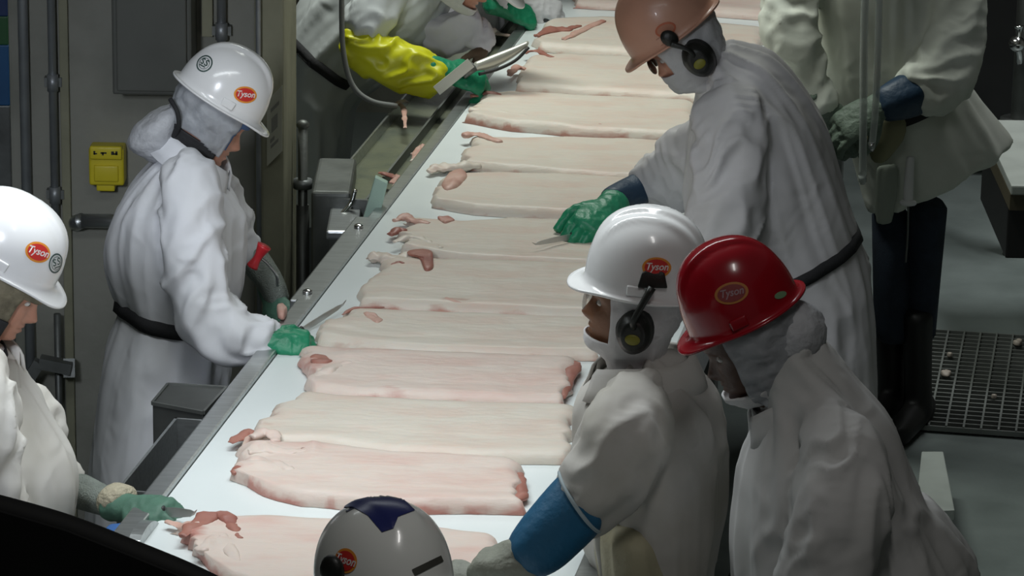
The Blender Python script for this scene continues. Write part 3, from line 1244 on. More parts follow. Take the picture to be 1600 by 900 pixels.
# ================================================================== SETTING
def simple_box(name, x0, x1, y0, y1, z0, z1, m, bev=0.0, kind=True, parent=None, base=None):
    bm = bmesh.new()
    box(bm, x0, x1, y0, y1, z0, z1)
    if bev:
        bevel(bm, bev)
    o = finish(bm, name, m, parent, base, smooth=False)
    if kind:
        struct(o)
    return o


simple_box('floor', -5, 5, 1.0, 15.0, -0.1, 0.0, M_FLOOR)
simple_box('wall_back', -5, 5, 14.0, 14.2, 0.0, 4.2, M_CONC)
simple_box('wall_left', -3.4, -3.2, 1.0, 14.0, 0.0, 4.2, M_CONC)
simple_box('wall_right', 3.6, 3.8, 1.0, 14.0, 0.0, 4.2, M_CONC)

# concrete pier on the left with everything fixed to it
PY = 9.42
px = lambda x, y=300, Y=PY: W(x, y, Y).x
pier = simple_box('wall_pier', px(18), px(402), PY, PY + 0.45, 0.0, 3.6, M_CONC, 0.01)
post = simple_box('trim_1', px(402), px(447), PY - 0.09, PY + 0.45, 0.0, 3.6, M_CONC2, 0.008)
strip = simple_box('trim_2', px(98), px(112), PY - 0.02, PY + 0.05, 0.0, 3.6, M_CONC2, 0.004)
# far dark machinery behind the right-hand worker
t = thing('machine_cabinet', 'dark machine cabinet at the back right beyond the grey coated worker', 'cabinet', (1.9, 13.3, 0))
bm = bmesh.new()
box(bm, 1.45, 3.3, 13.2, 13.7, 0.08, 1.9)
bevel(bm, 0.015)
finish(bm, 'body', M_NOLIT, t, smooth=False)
for k in range(3):
    bm = bmesh.new()
    box(bm, 1.50 + 0.6 * k, 2.05 + 0.6 * k, 13.17, 13.205, 0.2, 1.8)
    bevel(bm, 0.008)
    dd = finish(bm, 'door', M_DARK, t, smooth=False)
    tube_obj('handle', [(1.56 + 0.6 * k, 13.15, 0.9), (1.56 + 0.6 * k, 13.15, 1.1)], 0.01, M_DSTEEL, dd)
for k in range(4):
    bm = bmesh.new()
    box(bm, (1.5, 3.15)[k % 2], (1.6, 3.25)[k % 2], (13.25, 13.55)[k // 2], (13.35, 13.65)[k // 2], 0.0, 0.085)
    finish(bm, 'foot', M_DARK, t, smooth=False)

# pipes on the pier
def pipe_thing(name, label, x, w, Y, z0, z1, m=M_GALV, bands=()):
    r = w / 2
    t = thing(name, label, 'pipe', (x, Y, z0))
    tube_obj('pipe_run', [(x, Y, z0), (x, Y, z1)], r, m, t, seg=16)
    for z in bands:
        tube_obj('coupling', [(x, Y, z - 0.022), (x, Y, z + 0.022)], r * 1.35, m, t, seg=16)
        bm = bmesh.new()
        box(bm, x - r * 2.1, x + r * 2.1, Y + r * 0.3, PY, z - 0.012, z + 0.012)
        finish(bm, 'clip', M_DSTEEL, t, smooth=False)
    return t


sc = 1.0 / 640
pipe_thing('conduit_pipe', 'wide grey vertical pipe at the far left edge of the concrete pier', px(44), 17 * sc, PY - 0.03, 0.0, 3.5, bands=(0.9, 2.2))
pipe_thing('conduit_pipe', 'slimmer grey vertical pipe with a coupling, left of the yellow box', px(88), 14 * sc, PY - 0.03, 0.75, 3.5, bands=(W(88, 125, PY).z, W(88, 300, PY).z))
pipe_thing('conduit_pipe', 'thin vertical conduit beside the paper sign on the olive post', px(409), 9 * sc, PY - 0.11, 0.0, 3.5, bands=(0.5,))
pipe_thing('conduit_pipe', 'short conduit dropping from above behind the helmet of the hairnet bun worker', px(349), 15 * sc, PY - 0.03, W(349, 70, PY).z, 3.5, bands=(W(349, 45, PY).z,))
t = thing('conduit_pipe', 'chrome horizontal pipe elbow beneath the yellow box', 'pipe', W(150, 345, PY - 0.05))
tube_obj('pipe_run', [W(128, 345, PY - 0.05), W(260, 347, PY - 0.05)], 0.019, M_STEEL, t, seg=16)
tube_obj('elbow', [W(128, 345, PY - 0.05), W(120, 348, PY - 0.03), W(119, 350, PY + 0.02)], 0.021, M_STEEL, t, seg=16)
pipe_thing('support_post', 'dark steel post low on the pier behind the left-hand worker', px(96, 600), 12 * sc, PY - 0.06, 0.0, W(96, 480, PY).z, M_DSTEEL)
t = thing('pipe_bracket', 'dark steel bracket across the low post at left', 'bracket', W(85, 570, PY - 0.10))
bm = bmesh.new()
bar(bm, W(40, 600, PY - 0.11), W(62, 565, PY - 0.11), 0.03, 0.03)
bar(bm, W(62, 565, PY - 0.11), W(112, 575, PY - 0.11), 0.04, 0.03)
finish(bm, 'arm', M_DSTEEL, t, smooth=False)
bm = bmesh.new()
bar(bm, W(108, 575, PY - 0.11), W(108, 575, PY + 0.01), 0.03, 0.05)
finish(bm, 'foot_plate', M_DSTEEL, t, smooth=False)

# dark steel control panel
t = thing('wall_cabinet', 'dark flat steel cabinet hung on the concrete pier', 'cabinet', W(238, 150, PY))
bm = bmesh.new()
a, b = W(176, 148, PY - 0.16), W(300, 148, PY - 0.16)
box(bm, a.x, b.x, PY - 0.16, PY, a.z, a.z + 0.55)
bevel(bm, 0.006)
finish(bm, 'body', M_PANEL, t, smooth=False)
bm = bmesh.new()
box(bm, a.x + 0.012, b.x - 0.012, PY - 0.172, PY - 0.16, a.z + 0.012, a.z + 0.53)
bevel(bm, 0.004)
finish(bm, 'door', M_PANEL, t, smooth=False)
simple_box('trim_3', px(318), px(335), PY - 0.02, PY, W(320, 55, PY).z, 3.5, M_CONC2, 0.003)

# yellow box
yb = W(166, 300, PY - 0.07)
t = thing('junction_box', 'bright yellow plastic box on the concrete pier', 'box', yb)
a, b = W(139, 290, PY - 0.07), W(194, 290, PY - 0.07)
zt = W(166, 232, PY - 0.07).z
bm = bmesh.new()
box(bm, a.x, b.x, PY - 0.07, PY, a.z, zt)
bevel(bm, 0.008, 3)
finish(bm, 'body', M_YELBOX, t)
bm = bmesh.new()
box(bm, a.x + 0.004, b.x - 0.004, PY - 0.082, PY - 0.06, zt - 0.028, zt + 0.008)
bevel(bm, 0.005, 2)
lid = finish(bm, 'lid', M_YELBOX, t)
bm = bmesh.new()
box(bm, a.x + 0.014, b.x - 0.014, PY - 0.076, PY - 0.066, a.z + 0.012, zt - 0.045)
bevel(bm, 0.004, 2)
finish(bm, 'cover', M_YELBOX, t)
bm = bmesh.new()
box(bm, a.x + 0.018, b.x - 0.026, PY - 0.06, PY - 0.01, a.z - 0.018, a.z + 0.004)
bevel(bm, 0.004, 2)
finish(bm, 'cable_gland', M_YELBOX, t)
bm = bmesh.new()
for k, (u0, w, h) in enumerate(((0.16, 0.05, 0.010), (0.16, 0.10, 0.003), (0.36, 0.17, 0.004), (0.40, 0.05, 0.008), (0.66, 0.08, 0.009), (0.72, 0.12, 0.004), (0.78, 0.06, 0.010))):
    xx = a.x + (b.x - a.x) * u0
    zz = zt - 0.009 - 0.002 * (k % 2)
    box(bm, xx, xx + (b.x - a.x) * w, PY - 0.0832, PY - 0.081, zz - h / 2, zz + h / 2)
finish(bm, 'marking', M_DARK, lid, smooth=False)

# paper sign on the olive post
sY = PY - 0.13
sg = W(430, 200, sY)
bm = bmesh.new()
q = [W(417, 158, sY + 0.02), W(441, 133, sY), W(441, 236, sY), W(417, 260, sY + 0.02)]
back = [p + V((0.0005, 0.002, 0)) for p in q]
hexa(bm, [q[0], q[3], q[2], q[1], back[0], back[3], back[2], back[1]])
o = finish(bm, 'paper_sign', [M_PAPER, M_GREY], None, sg, smooth=False)
tag(o, 'tilted pale paper notice taped to the olive post', 'sign')
def lerp2(u, v):
    return (q[0].lerp(q[1], u)).lerp(q[3].lerp(q[2], u), v)
bm = bmesh.new()
for (u0, u1, v0, v1) in ((0.25, 0.8, 0.18, 0.24), (0.3, 0.7, 0.34, 0.56), (0.22, 0.5, 0.64, 0.70), (0.25, 0.75, 0.74, 0.79)):
    bm.faces.new([bm.verts.new(lerp2(u, v) + V((0, -0.0015, 0))) for u, v in ((u0, v0), (u1, v0), (u1, v1), (u0, v1))])
finish(bm, 'print', M_GREY, o, smooth=False)

# things far left behind the pier
t = thing('machine_guard', 'green and blue painted machine edge at the extreme left of the picture', 'machine', (px(-30, 100, 9.9), 9.9, 0))
x1 = px(14, 100, 9.9)
for nm, z0, z1, m in (('lower_panel', 0.0, 1.05, M_DSTEEL), ('blue_panel', 1.05, 1.22, mat('blue_panel', (0.02, 0.12, 0.3), 0.5)), ('green_panel', 1.22, 1.30, mat('green_panel', (0.03, 0.13, 0.04), 0.5)), ('upper_panel', 1.30, 1.9, mat('dark_blue_panel', (0.02, 0.05, 0.16), 0.5))):
    bm = bmesh.new()
    box(bm, x1 - 0.5, x1, 9.9, 10.3, z0, z1)
    bevel(bm, 0.004)
    finish(bm, nm, m, t, smooth=False)

# ------------------------------------------------------------------ conveyor
S0, S1 = -3.2, 5.4
conv = thing('conveyor', 'long white belt conveyor carrying pork bellies between two rows of workers', 'conveyor', B(0, BW / 2, 0))
bm = bmesh.new()
box_st(bm, S0, S1, 0.0, BW, BZ - 0.012, BZ)
finish(bm, 'belt', M_BELT, conv, smooth=False)
bm = bmesh.new()
box_st(bm, S0, S1, 0.03, BW - 0.03, BZ - 0.14, BZ - 0.013)
finish(bm, 'slider_bed', M_DSTEEL, conv, smooth=False)
sB = to_st(P(465, 470, BZ))[0]
sC = to_st(P(598, 345, BZ))[0]
for nm, s0, s1, t0, t1, z0, z1 in (('side_rail', S0, sB - 0.02, -0.046, -0.002, BZ - 0.11, BZ + 0.012), ('side_rail', S0, S1, BW + 0.002, BW + 0.05, BZ - 0.11, BZ + 0.012), ('splice_plate', sB - 0.02, sC, -0.064, -0.002, BZ - 0.11, BZ + 0.008), ('side_rail', sC, S1, -0.036, -0.002, BZ - 0.11, BZ + 0.004)):
    bm = bmesh.new()
    box_st(bm, s0, s1, t0, t1, z0, z1)
    bevel(bm, 0.004)
    rail = finish(bm, nm, M_STEEL, conv, smooth=False)
    if nm == 'splice_plate':
        for fs in (0.08, 0.86):
            c = B(s0 + (s1 - s0) * fs, -0.034, BZ + 0.008)
            tube_obj('bolt', [c, c + V((0, 0, 0.006)), c + V((0, 0, 0.010))], [0.012, 0.012, 0.006], M_CHROME, rail, seg=10)
for s in (-2.6, -1.0, 0.75, 2.4, 4.4):
    for tt in (-0.02, BW + 0.02):
        bm = bmesh.new()
        box_st(bm, s - 0.03, s + 0.03, tt - 0.03, tt + 0.03, 0.0, BZ - 0.11)
        bevel(bm, 0.004)
        finish(bm, 'leg', M_DSTEEL, conv, smooth=False)
    bm = bmesh.new()
    box_st(bm, s - 0.02, s + 0.02, 0.012, BW - 0.012, 0.28, 0.32)
    finish(bm, 'cross_brace', M_DSTEEL, conv, smooth=False)

# trim trough along the far part of the left rail
t = thing('trim_trough', 'shallow olive grey steel trough beside the belt holding meat scraps', 'trough', B(2.0, -0.13, 0))
s0 = to_st(P(592, 318, 0.92))[0]
bm = bmesh.new()
box_st(bm, s0, 4.4, -0.215, -0.040, 0.885, 0.895)
finish(bm, 'tray_floor', mat('wet_trough', (0.22, 0.235, 0.17), 0.35, 0.3, 0.15, 12, 0.1, 40, col2=(0.15, 0.17, 0.14)), t, smooth=False)
bm = bmesh.new()
box_st(bm, s0, 4.4, -0.222, -0.215, 0.80, 0.93)
bevel(bm, 0.002)
finish(bm, 'outer_lip', M_STEEL, t, smooth=False)
bm = bmesh.new()
box_st(bm, s0, 4.4, -0.10, -0.094, 0.895, 0.925)
finish(bm, 'divider', M_DSTEEL, t, smooth=False)
bm = bmesh.new()
box_st(bm, s0 - 0.012, s0, -0.222, -0.04, 0.72, 0.93)
finish(bm, 'end_plate', M_DSTEEL, t, smooth=False)
for s in (s0 + 0.1, 3.8):
    bm = bmesh.new()
    box_st(bm, s, s + 0.05, -0.2, -0.15, 0.0, 0.886)
    finish(bm, 'leg', M_DSTEEL, t, smooth=False)
# pale green cutting board at the near end
bm = bmesh.new()
gY = 9.28
q = [W(586, 277, gY), W(606, 287, gY), W(590, 350, gY), W(566, 346, gY)]
dv = V((0.0, 0.03, 0))
hexa(bm, [q[3], q[2], q[2] + dv, q[3] + dv, q[0], q[1], q[1] + dv, q[0] + dv])
bevel(bm, 0.004)
tag(finish(bm, 'cutting_board', M_GREENBOARD, None, (q[2] + q[3]) / 2, smooth=False), 'pale green plastic board standing upright at the end of the trough', 'board')
# steel housing left of the splice plate
t = thing('drive_housing', 'dull steel drive housing next to the belt by the green board', 'machine', W(505, 560, 9.5) * 1.0)
t.location.z = 0
bm = bmesh.new()
a, b = W(486, 300, 9.45), W(548, 300, 9.45)
box(bm, a.x, b.x, 9.45, 9.8, 0.55, W(520, 300, 9.45).z)
bevel(bm, 0.012, 3)
finish(bm, 'body', M_DSTEEL, t, smooth=False)
bm = bmesh.new()
box(bm, W(512, 350, 9.3).x, W(560, 350, 9.3).x, 9.22, 9.5, W(540, 362, 9.3).z, W(540, 348, 9.3).z)
bevel(bm, 0.006, 2)
finish(bm, 'ledge', M_STEEL, t, smooth=False)
bm = bmesh.new()
box(bm, a.x + 0.02, a.x + 0.08, 9.5, 9.56, 0, 0.56)
box(bm, b.x - 0.08, b.x - 0.02, 9.5, 9.56, 0, 0.56)
finish(bm, 'legs', M_DSTEEL, t, smooth=False)
tube_obj('hose_fitting', [W(555, 296, 9.42), W(548, 318, 9.42), W(534, 335, 9.4), W(522, 350, 9.38)], 0.007, M_CHROME, t)
# upright pipe with flange
t = thing('stand_pipe', 'grey upright pipe with a flange between the pier and the housing', 'pipe', (W(473, 400, 9.7).x, 9.7, 0))
x = W(473, 300, 9.7).x
tube_obj('pipe_run', [(x, 9.7, 0), (x, 9.7, W(473, 195, 9.7).z)], 0.013, M_DSTEEL, t, seg=12)
z = W(473, 287, 9.7).z
tube_obj('flange', [(x, 9.7, z - 0.012), (x, 9.7, z + 0.012)], 0.026, M_GALV, t, seg=14)
tube_obj('lower_sleeve', [(x, 9.7, 0.0), (x, 9.7, z - 0.06)], 0.018, M_DSTEEL, t, seg=12)
bm = bmesh.new()
ball(bm, V((x, 9.7, W(473, 195, 9.7).z)), V((1, 0, 0)), V((0, 1, 0)), V((0, 0, 1)), 0.018, 0.018, 0.014)
finish(bm, 'valve_cap', M_DSTEEL, t)

# chute and open slot
CZ = 0.935
t = thing('steel_chute', 'grey steel scrap chute with sloping lid beside the belt', 'chute', P(300, 640, 0.0))
t.location = V((B(0.1, -0.15, 0).x, B(0.1, -0.15, 0).y, 0))
q = [P(262, 601, CZ), P(354, 606, CZ), P(318, 645, CZ), P(238, 630, CZ)]
lo = [V((p.x, p.y, 0.60)) for p in q]
bm = bmesh.new()
hexa(bm, [lo[3], lo[2], lo[1], lo[0], q[3], q[2], q[1], q[0]])
bevel(bm, 0.004)
finish(bm, 'hopper', mat('chute_steel', (0.11, 0.115, 0.11), 0.5, 0.5, 0.1, 9), t, smooth=False)
bm = bmesh.new()
for i in range(4):
    bar(bm, q[i], q[(i + 1) % 4], 0.006, 0.008)
finish(bm, 'rim', M_DSTEEL, t, smooth=False)
bm = bmesh.new()
c = (lo[0] + lo[2]) / 2
box(bm, c.x - 0.03, c.x + 0.03, c.y - 0.03, c.y + 0.03, 0.0, 0.61)
finish(bm, 'leg', M_DSTEEL, t, smooth=False)
t = thing('scrap_slot', 'open black slot trough along the steel rail near the bins', 'trough', (0, 0, 0))
sa, sb = to_st(P(238, 770, CZ))[0], to_st(P(322, 656, CZ))[0]
t.location = B((sa + sb) / 2, -0.09, 0)
bm = bmesh.new()
box_st(bm, sa, sb, -0.125, -0.119, 0.72, CZ)
box_st(bm, sa, sa + 0.006, -0.125, -0.05, 0.72, CZ)
box_st(bm, sb - 0.006, sb, -0.125, -0.05, 0.72, CZ)
finish(bm, 'walls', M_STEEL, t, smooth=False)
bm = bmesh.new()
box_st(bm, sa, sb, -0.122, -0.05, 0.70, 0.72)
finish(bm, 'bottom', M_DARK, t, smooth=False)
bm = bmesh.new()
box_st(bm, sa + 0.1, sa + 0.14, -0.11, -0.07, 0.0, 0.70)
box_st(bm, sb - 0.14, sb - 0.10, -0.11, -0.07, 0.0, 0.70)
finish(bm, 'leg', M_DSTEEL, t, smooth=False)
t = thing('bearing_plate', 'rounded grey steel bearing plate at the near end of the rail', 'bracket', B(to_st(P(215, 860, BZ))[0], -0.07, 0))
bm = bmesh.new()
ctr = P(222, 862, BZ - 0.03)
cc = []
for k in range(17):
    a = math.pi * k / 16
    cc.append(ctr + BD * (0.10 * math.cos(a)) + V((0, 0, 0.055 * math.sin(a))))
f1 = [bm.verts.new(p - BA * 0.012) for p in cc]
f2 = [bm.verts.new(p + BA * 0.012) for p in cc]
bm.faces.new(f1)
bm.faces.new(f2[::-1])
for k in range(17):
    bm.faces.new((f1[k], f1[(k + 1) % 17], f2[(k + 1) % 17], f2[k]))
finish(bm, 'plate', M_STEEL, t, smooth=False)
bm = bmesh.new()
c0 = ctr - BA * 0.02
box(bm, c0.x - 0.02, c0.x + 0.02, c0.y - 0.02, c0.y + 0.02, 0, ctr.z)
finish(bm, 'leg', M_DSTEEL, t, smooth=False)

# ------------------------------------------------------------------ floor grating at the right
q = [P(1458, 524, 0), P(1660, 538, 0), P(1640, 690, 0), P(1422, 672, 0)]
st = [to_st(p) for p in q]
s0, s1 = (st[2][0] + st[3][0]) / 2, (st[0][0] + st[1][0]) / 2
t0, t1 = (st[0][1] + st[3][1]) / 2, (st[1][1] + st[2][1]) / 2
gr = thing('floor_grating', 'dark drain grating of crossed steel bars set in the floor', 'grating', B((s0 + s1) / 2, (t0 + t1) / 2, 0))
bm = bmesh.new()
box_st(bm, s0, s1, t0, t1, 0.001, 0.004)
finish(bm, 'pit_liner', M_NOLIT, gr, smooth=False)
M_GBAR = mat('grating_bar', (0.30, 0.32, 0.30), 0.5, 0.4, 0.1)
nb = int((t1 - t0) / 0.046)
base_me = None
for k in range(nb + 1):
    tt = t0 + (t1 - t0) * k / nb
    bm = bmesh.new()
    box_st(bm, s0, s1, tt - 0.003, tt + 0.003, 0.004, 0.024)
    finish(bm, 'bearing_bar', M_GBAR, gr, smooth=False)
nc = int((s1 - s0) / 0.038)
for k in range(nc + 1):
    ss = s0 + (s1 - s0) * k / nc
    bm = bmesh.new()
    box_st(bm, ss - 0.0035, ss + 0.0035, t0, t1, 0.006, 0.021)
    finish(bm, 'cross_bar', M_GBAR, gr, smooth=False)
for k, (x, y, r) in enumerate(((1478, 586, 9), (1553, 622, 5), (1590, 538, 8), (1484, 557, 5))):
    o = pad('meat_scrap', [(x - r, y), (x, y - r * .5), (x + r, y - 1), (x + r * .4, y + r * .5), (x - r * .5, y + r * .4)], 0.024, 0.012, mat('scrap_white', (0.6, 0.52, 0.45), 0.5), None, True, k)
    tag(o, ['pale meat scrap on the left side of the grating', 'small round pale scrap in the middle of the grating', 'pale scrap at the far right edge of the grating', 'tiny pale scrap near the far left corner of the grating'][k], 'meat scrap', 'scraps on the grating')
# slab platform and board behind the red helmet worker
t = thing('plastic_step', 'white plastic step block standing on the floor below the grating', 'step', P(1455, 800, 0))
tp = [P(1440, 705, 0.13), P(1474, 705, 0.13), P(1492, 797, 0.13), P(1430, 800, 0.13)]
bm = bmesh.new()
hexa(bm, [p - V((0, 0, 0.03)) for p in tp][::-1] and [tp[3] - V((0, 0, .03)), tp[2] - V((0, 0, .03)), tp[1] - V((0, 0, .03)), tp[0] - V((0, 0, .03)), tp[3], tp[2], tp[1], tp[0]])
bevel(bm, 0.004)
finish(bm, 'top_board', mat('step_board', (0.46, 0.50, 0.47), 0.5), t, smooth=False)
bm = bmesh.new()
g = [V((p.x, p.y, 0)) for p in tp]
cen = (g[0] + g[1] + g[2] + g[3]) / 4
g = [cen + (p - cen) * 0.86 for p in g]
up = V((0, 0, 0.099))
hexa(bm, [g[3], g[2], g[1], g[0], g[3] + up, g[2] + up, g[1] + up, g[0] + up])
finish(bm, 'base', mat('step_base', (0.16, 0.15, 0.13), 0.6), t, smooth=False)

# white-topped bench at the right edge
t = thing('work_bench', 'white topped bench with dark drawers at the right edge of the picture', 'bench', (W(1620, 400, 10.8).x, 11.1, 0))
xa = W(1579, 310, 10.8).x
zt_ = W(1579, 290, 10.8).z
bm = bmesh.new()
box(bm, xa, xa + 0.8, 10.8, 11.6, zt_ - 0.03, zt_)
bevel(bm, 0.005)
finish(bm, 'top', mat('bench_top', (0.42, 0.45, 0.42), 0.45), t, smooth=False)
bm = bmesh.new()
box(bm, xa, xa + 0.8, 10.81, 11.55, zt_ - 0.08, zt_ - 0.031)
finish(bm, 'apron_rail', mat('bench_rail', (0.10, 0.085, 0.05), 0.6), t, smooth=False)
bm = bmesh.new()
box(bm, xa + 0.0, xa + 0.6, 10.84, 11.5, zt_ - 0.24, zt_ - 0.081)
bevel(bm, 0.005)
finish(bm, 'drawer_unit', M_DARK, t, smooth=False)
bm = bmesh.new()
box(bm, xa + 0.3, xa + 0.37, 10.9, 10.97, 0, zt_ - 0.24)
finish(bm, 'leg', M_DARK, t, smooth=False)
bm = bmesh.new()
box(bm, xa + 0.3, xa + 0.37, 11.4, 11.47, 0, zt_ - 0.24)
finish(bm, 'leg', M_DARK, t, smooth=False)
# chrome valve column
t = thing('valve_column', 'steel column with a chrome valve in the dark upper right corner', 'pipe', (W(1597, 300, 12.2).x, 12.2, 0))
x = W(1597, 150, 12.2).x
tube_obj('column', [(x, 12.2, 0), (x, 12.2, 1.6)], 0.035, M_DSTEEL, t, seg=16)
tube_obj('base_flange', [(x, 12.2, W(1597, 185, 12.2).z - 0.02), (x, 12.2, W(1597, 185, 12.2).z)], 0.07, M_STEEL, t, seg=16)
bm = bmesh.new()
ball(bm, W(1589, 68, 12.1), V((1, 0, 0)), V((0, 1, 0)), V((0, 0, 1)), 0.028, 0.028, 0.028, 16)
finish(bm, 'valve_body', M_CHROME, t)
tube_obj('valve_stem', [W(1589, 68, 12.1), W(1592, 48, 12.1), W(1592, 40, 12.1)], [0.012, 0.012, 0.018], M_CHROME, t)
tube_obj('valve_spout', [W(1589, 68, 12.1), W(1593, 85, 12.12), W(1593, 98, 12.15)], 0.011, M_CHROME, t)

# black guard panel close to the camera, lower left
t = thing('guard_panel', 'out of focus black guard panel in the lower left foreground', 'railing', (W(60, 880, 4.2).x, 4.2, 0))
top = [W(-120, 770, 4.2), W(0, 800, 4.2), W(100, 829, 4.2), W(200, 868, 4.2), W(290, 905, 4.2), W(380, 950, 4.2)]
bm = bmesh.new()
fa, fb = [], []
for p in top:
    fa.append((bm.verts.new(p), bm.verts.new((p.x, p.y, 0.0))))
    fb.append((bm.verts.new(p + V((0, 0.05, 0))), bm.verts.new((p.x, p.y + 0.05, 0.0))))
for i in range(len(top) - 1):
    bm.faces.new((fa[i][0], fa[i][1], fa[i + 1][1], fa[i + 1][0]))
    bm.faces.new((fb[i][0], fb[i + 1][0], fb[i + 1][1], fb[i][1]))
    bm.faces.new((fa[i][0], fa[i + 1][0], fb[i + 1][0], fb[i][0]))
    bm.faces.new((fa[i][1], fb[i][1], fb[i + 1][1], fa[i + 1][1]))
for i in (0, -1):
    bm.faces.new((fa[i][0], fb[i][0], fb[i][1], fa[i][1]))
finish(bm, 'panel', M_NOLIT, t, smooth=False)
tube_obj('top_rail', [p + V((0, 0.025, -0.012)) for p in top], 0.022, M_NOLIT, t, seg=12)

# ================================================================== PORK BELLIES (nearest the camera first)
bA = belly('pork belly nearest the camera, partly hidden by the blue striped helmet', [(282, 816), (330, 804), (420, 800), (560, 806), (700, 820), (785, 834)], [(304, 852), (330, 878), (360, 898), (450, 922), (600, 930), (760, 925)], 0.036, M_FATP, 1, 0.5, 0.55, spots=((305, 830, 22, 14, 0.7, 0.004), (345, 850, 18, 10, 0.0, 0.010), (390, 885, 40, 8, 0.35, 0.0)))
fold('flap', [(262, 815), (285, 822), (310, 826), (335, 832)], BZ + 0.022, [0.010, 0.016, 0.020, 0.018], M_TRIM, bA, 3)
fold('lean_fold', [(284, 838), (302, 824), (325, 810), (346, 804), (360, 816), (374, 842)], BZ + 0.038, [0.010, 0.018, 0.022, 0.020, 0.015, 0.005], M_LEAN, bA, 4)
fold('fat_fold', [(310, 862), (328, 850), (345, 842), (352, 852), (372, 880)], BZ + 0.038, [0.012, 0.018, 0.018, 0.014, 0.008], M_FATP, bA, 5)
bB = belly('pork belly second nearest the camera with a folded left end and short right end', [(374, 692), (420, 684), (490, 686), (620, 700), (815, 712)], [(372, 742), (410, 756), (470, 772), (620, 784), (815, 786)], 0.040, M_FATP, 2, 0.62, 0.6, leanR=0.85, spots=((400, 715, 14, 5, 0.45, -0.006), (410, 698, 24, 6, 0.15, 0.012), (405, 728, 24, 6, 0.2, 0.010), (455, 745, 30, 8, 0.25, 0.004), (490, 700, 10, 14, 0.15, 0.006)))
fold('fat_fold', [(392, 682), (410, 676), (428, 680), (432, 690)], BZ + 0.046, [0.012, 0.018, 0.016, 0.01], M_FATP, bB, 6)
fold('fat_fold', [(388, 706), (415, 702), (450, 706), (490, 700)], BZ + 0.042, [0.016, 0.022, 0.018, 0.008], M_FATP, bB, 7)
fold('fat_fold', [(380, 722), (410, 722), (440, 730), (468, 745)], BZ + 0.038, [0.012, 0.018, 0.016, 0.008], M_FATP, bB, 8)
fold('lean_fold', [(362, 738), (378, 734), (398, 738), (412, 748)], BZ + 0.030, [0.008, 0.016, 0.016, 0.006], M_LEAN, bB, 9)
fold('lean_fold', [(800, 782), (812, 778), (816, 768), (814, 740)], BZ + 0.022, [0.012, 0.014, 0.012, 0.008], M_LEAN, bB, 12)
fold('lean_fold', [(640, 783), (700, 786), (760, 788), (805, 787)], BZ + 0.012, [0.006, 0.011, 0.012, 0.010], M_LEAN, bB, 13)
bC = belly('widest pork belly, third from the camera, tapering at its left end', [(458, 606), (520, 612), (640, 620), (760, 624), (898, 628)], [(378, 690), (420, 686), (490, 686), (620, 702), (760, 710), (893, 712)], 0.034, M_FAT, 3, 0.25, 0.4, spots=((420, 660, 25, 20, 0.22, 0.0), (390, 682, 14, 6, 0.5, 0.006)))
fold('lean_fold', [(360, 692), (376, 684), (390, 678), (402, 684)], BZ + 0.030, [0.008, 0.016, 0.016, 0.006], M_LEAN, bC, 11)
bD = belly('pork belly fourth from the camera with dark lean meat at both ends', [(470, 534), (560, 540), (700, 546), (905, 552)], [(492, 602), (560, 611), (640, 616), (760, 620), (885, 622)], 0.036, M_FATP, 4, 0.4, 0.6, leanR=0.9, zoff=0.004, spots=((500, 566, 20, 9, 0.7, 0.0), (545, 556, 22, 6, 0.25, 0.006), (610, 608, 30, 4, 0.6, 0.0), (860, 580, 25, 12, 0.15, 0.0)))
pad('lean_patch', [(482, 562), (500, 558), (520, 562), (522, 570), (498, 578), (486, 572)], BZ + 0.034, 0.010, M_LEAN, bD, False, 3)
fold('lean_fold', [(902, 566), (893, 580), (884, 600), (878, 622)], BZ + 0.026, [0.010, 0.017, 0.016, 0.010], M_LEAN, bD, 15)
fold('fat_fold', [(488, 590), (510, 582), (530, 572), (560, 566)], BZ + 0.040, [0.012, 0.017, 0.013, 0.006], M_FATP, bD, 16)
fold('fat_fold', [(520, 560), (550, 552), (580, 556)], BZ + 0.038, [0.008, 0.014, 0.006], M_FATP, bD, 17)
fold('lean_fold', [(580, 606), (610, 606), (640, 610)], BZ + 0.034, [0.005, 0.010, 0.006], M_LEAN, bD, 18)
bE = belly('smooth pork belly fifth from the camera, its left end a blunt wedge', [(545, 477), (640, 482), (760, 486), (935, 492)], [(490, 524), (600, 540), (700, 546), (935, 550)], 0.034, M_FAT, 5, 0.5, 0.12, spots=((585, 498, 22, 8, 0.4, 0.0), (530, 505, 40, 14, 0.15, 0.004)))
fold('lean_fold', [(535, 492), (555, 482), (600, 480)], BZ + 0.034, [0.004, 0.006, 0.003], M_LEAN, bE, 19)
pad('lean_patch', [(566, 490), (585, 492), (600, 502), (590, 508), (574, 500)], BZ + 0.0335, 0.006, M_TRIM, bE, False, 6)
bF = belly('pork belly sixth from the camera bearing an angular brown lean patch', [(602, 396), (700, 402), (800, 404), (930, 408)], [(552, 470), (640, 474), (700, 478), (930, 489)], 0.034, M_FAT, 6, 0.55, 0.2, spots=((720, 470, 40, 6, 0.5, 0.0), (610, 450, 40, 14, 0.2, 0.003)))
pad('lean_patch', [(634, 394), (655, 390), (676, 392), (678, 424), (664, 428), (655, 402), (636, 402)], BZ + 0.0345, 0.008, M_LEAN, bF, False, 7)
fold('flap', [(574, 405), (590, 402), (612, 404), (640, 402)], BZ + 0.024, [0.010, 0.022, 0.028, 0.020], M_FAT, bF, 20)
fold('lean_fold', [(612, 414), (622, 410), (630, 412)], BZ + 0.036, [0.004, 0.007, 0.004], M_LEAN, bF, 21)
fold('lean_fold', [(692, 464), (705, 470), (722, 474)], BZ + 0.036, [0.004, 0.008, 0.004], M_TRIM, bF, 22)
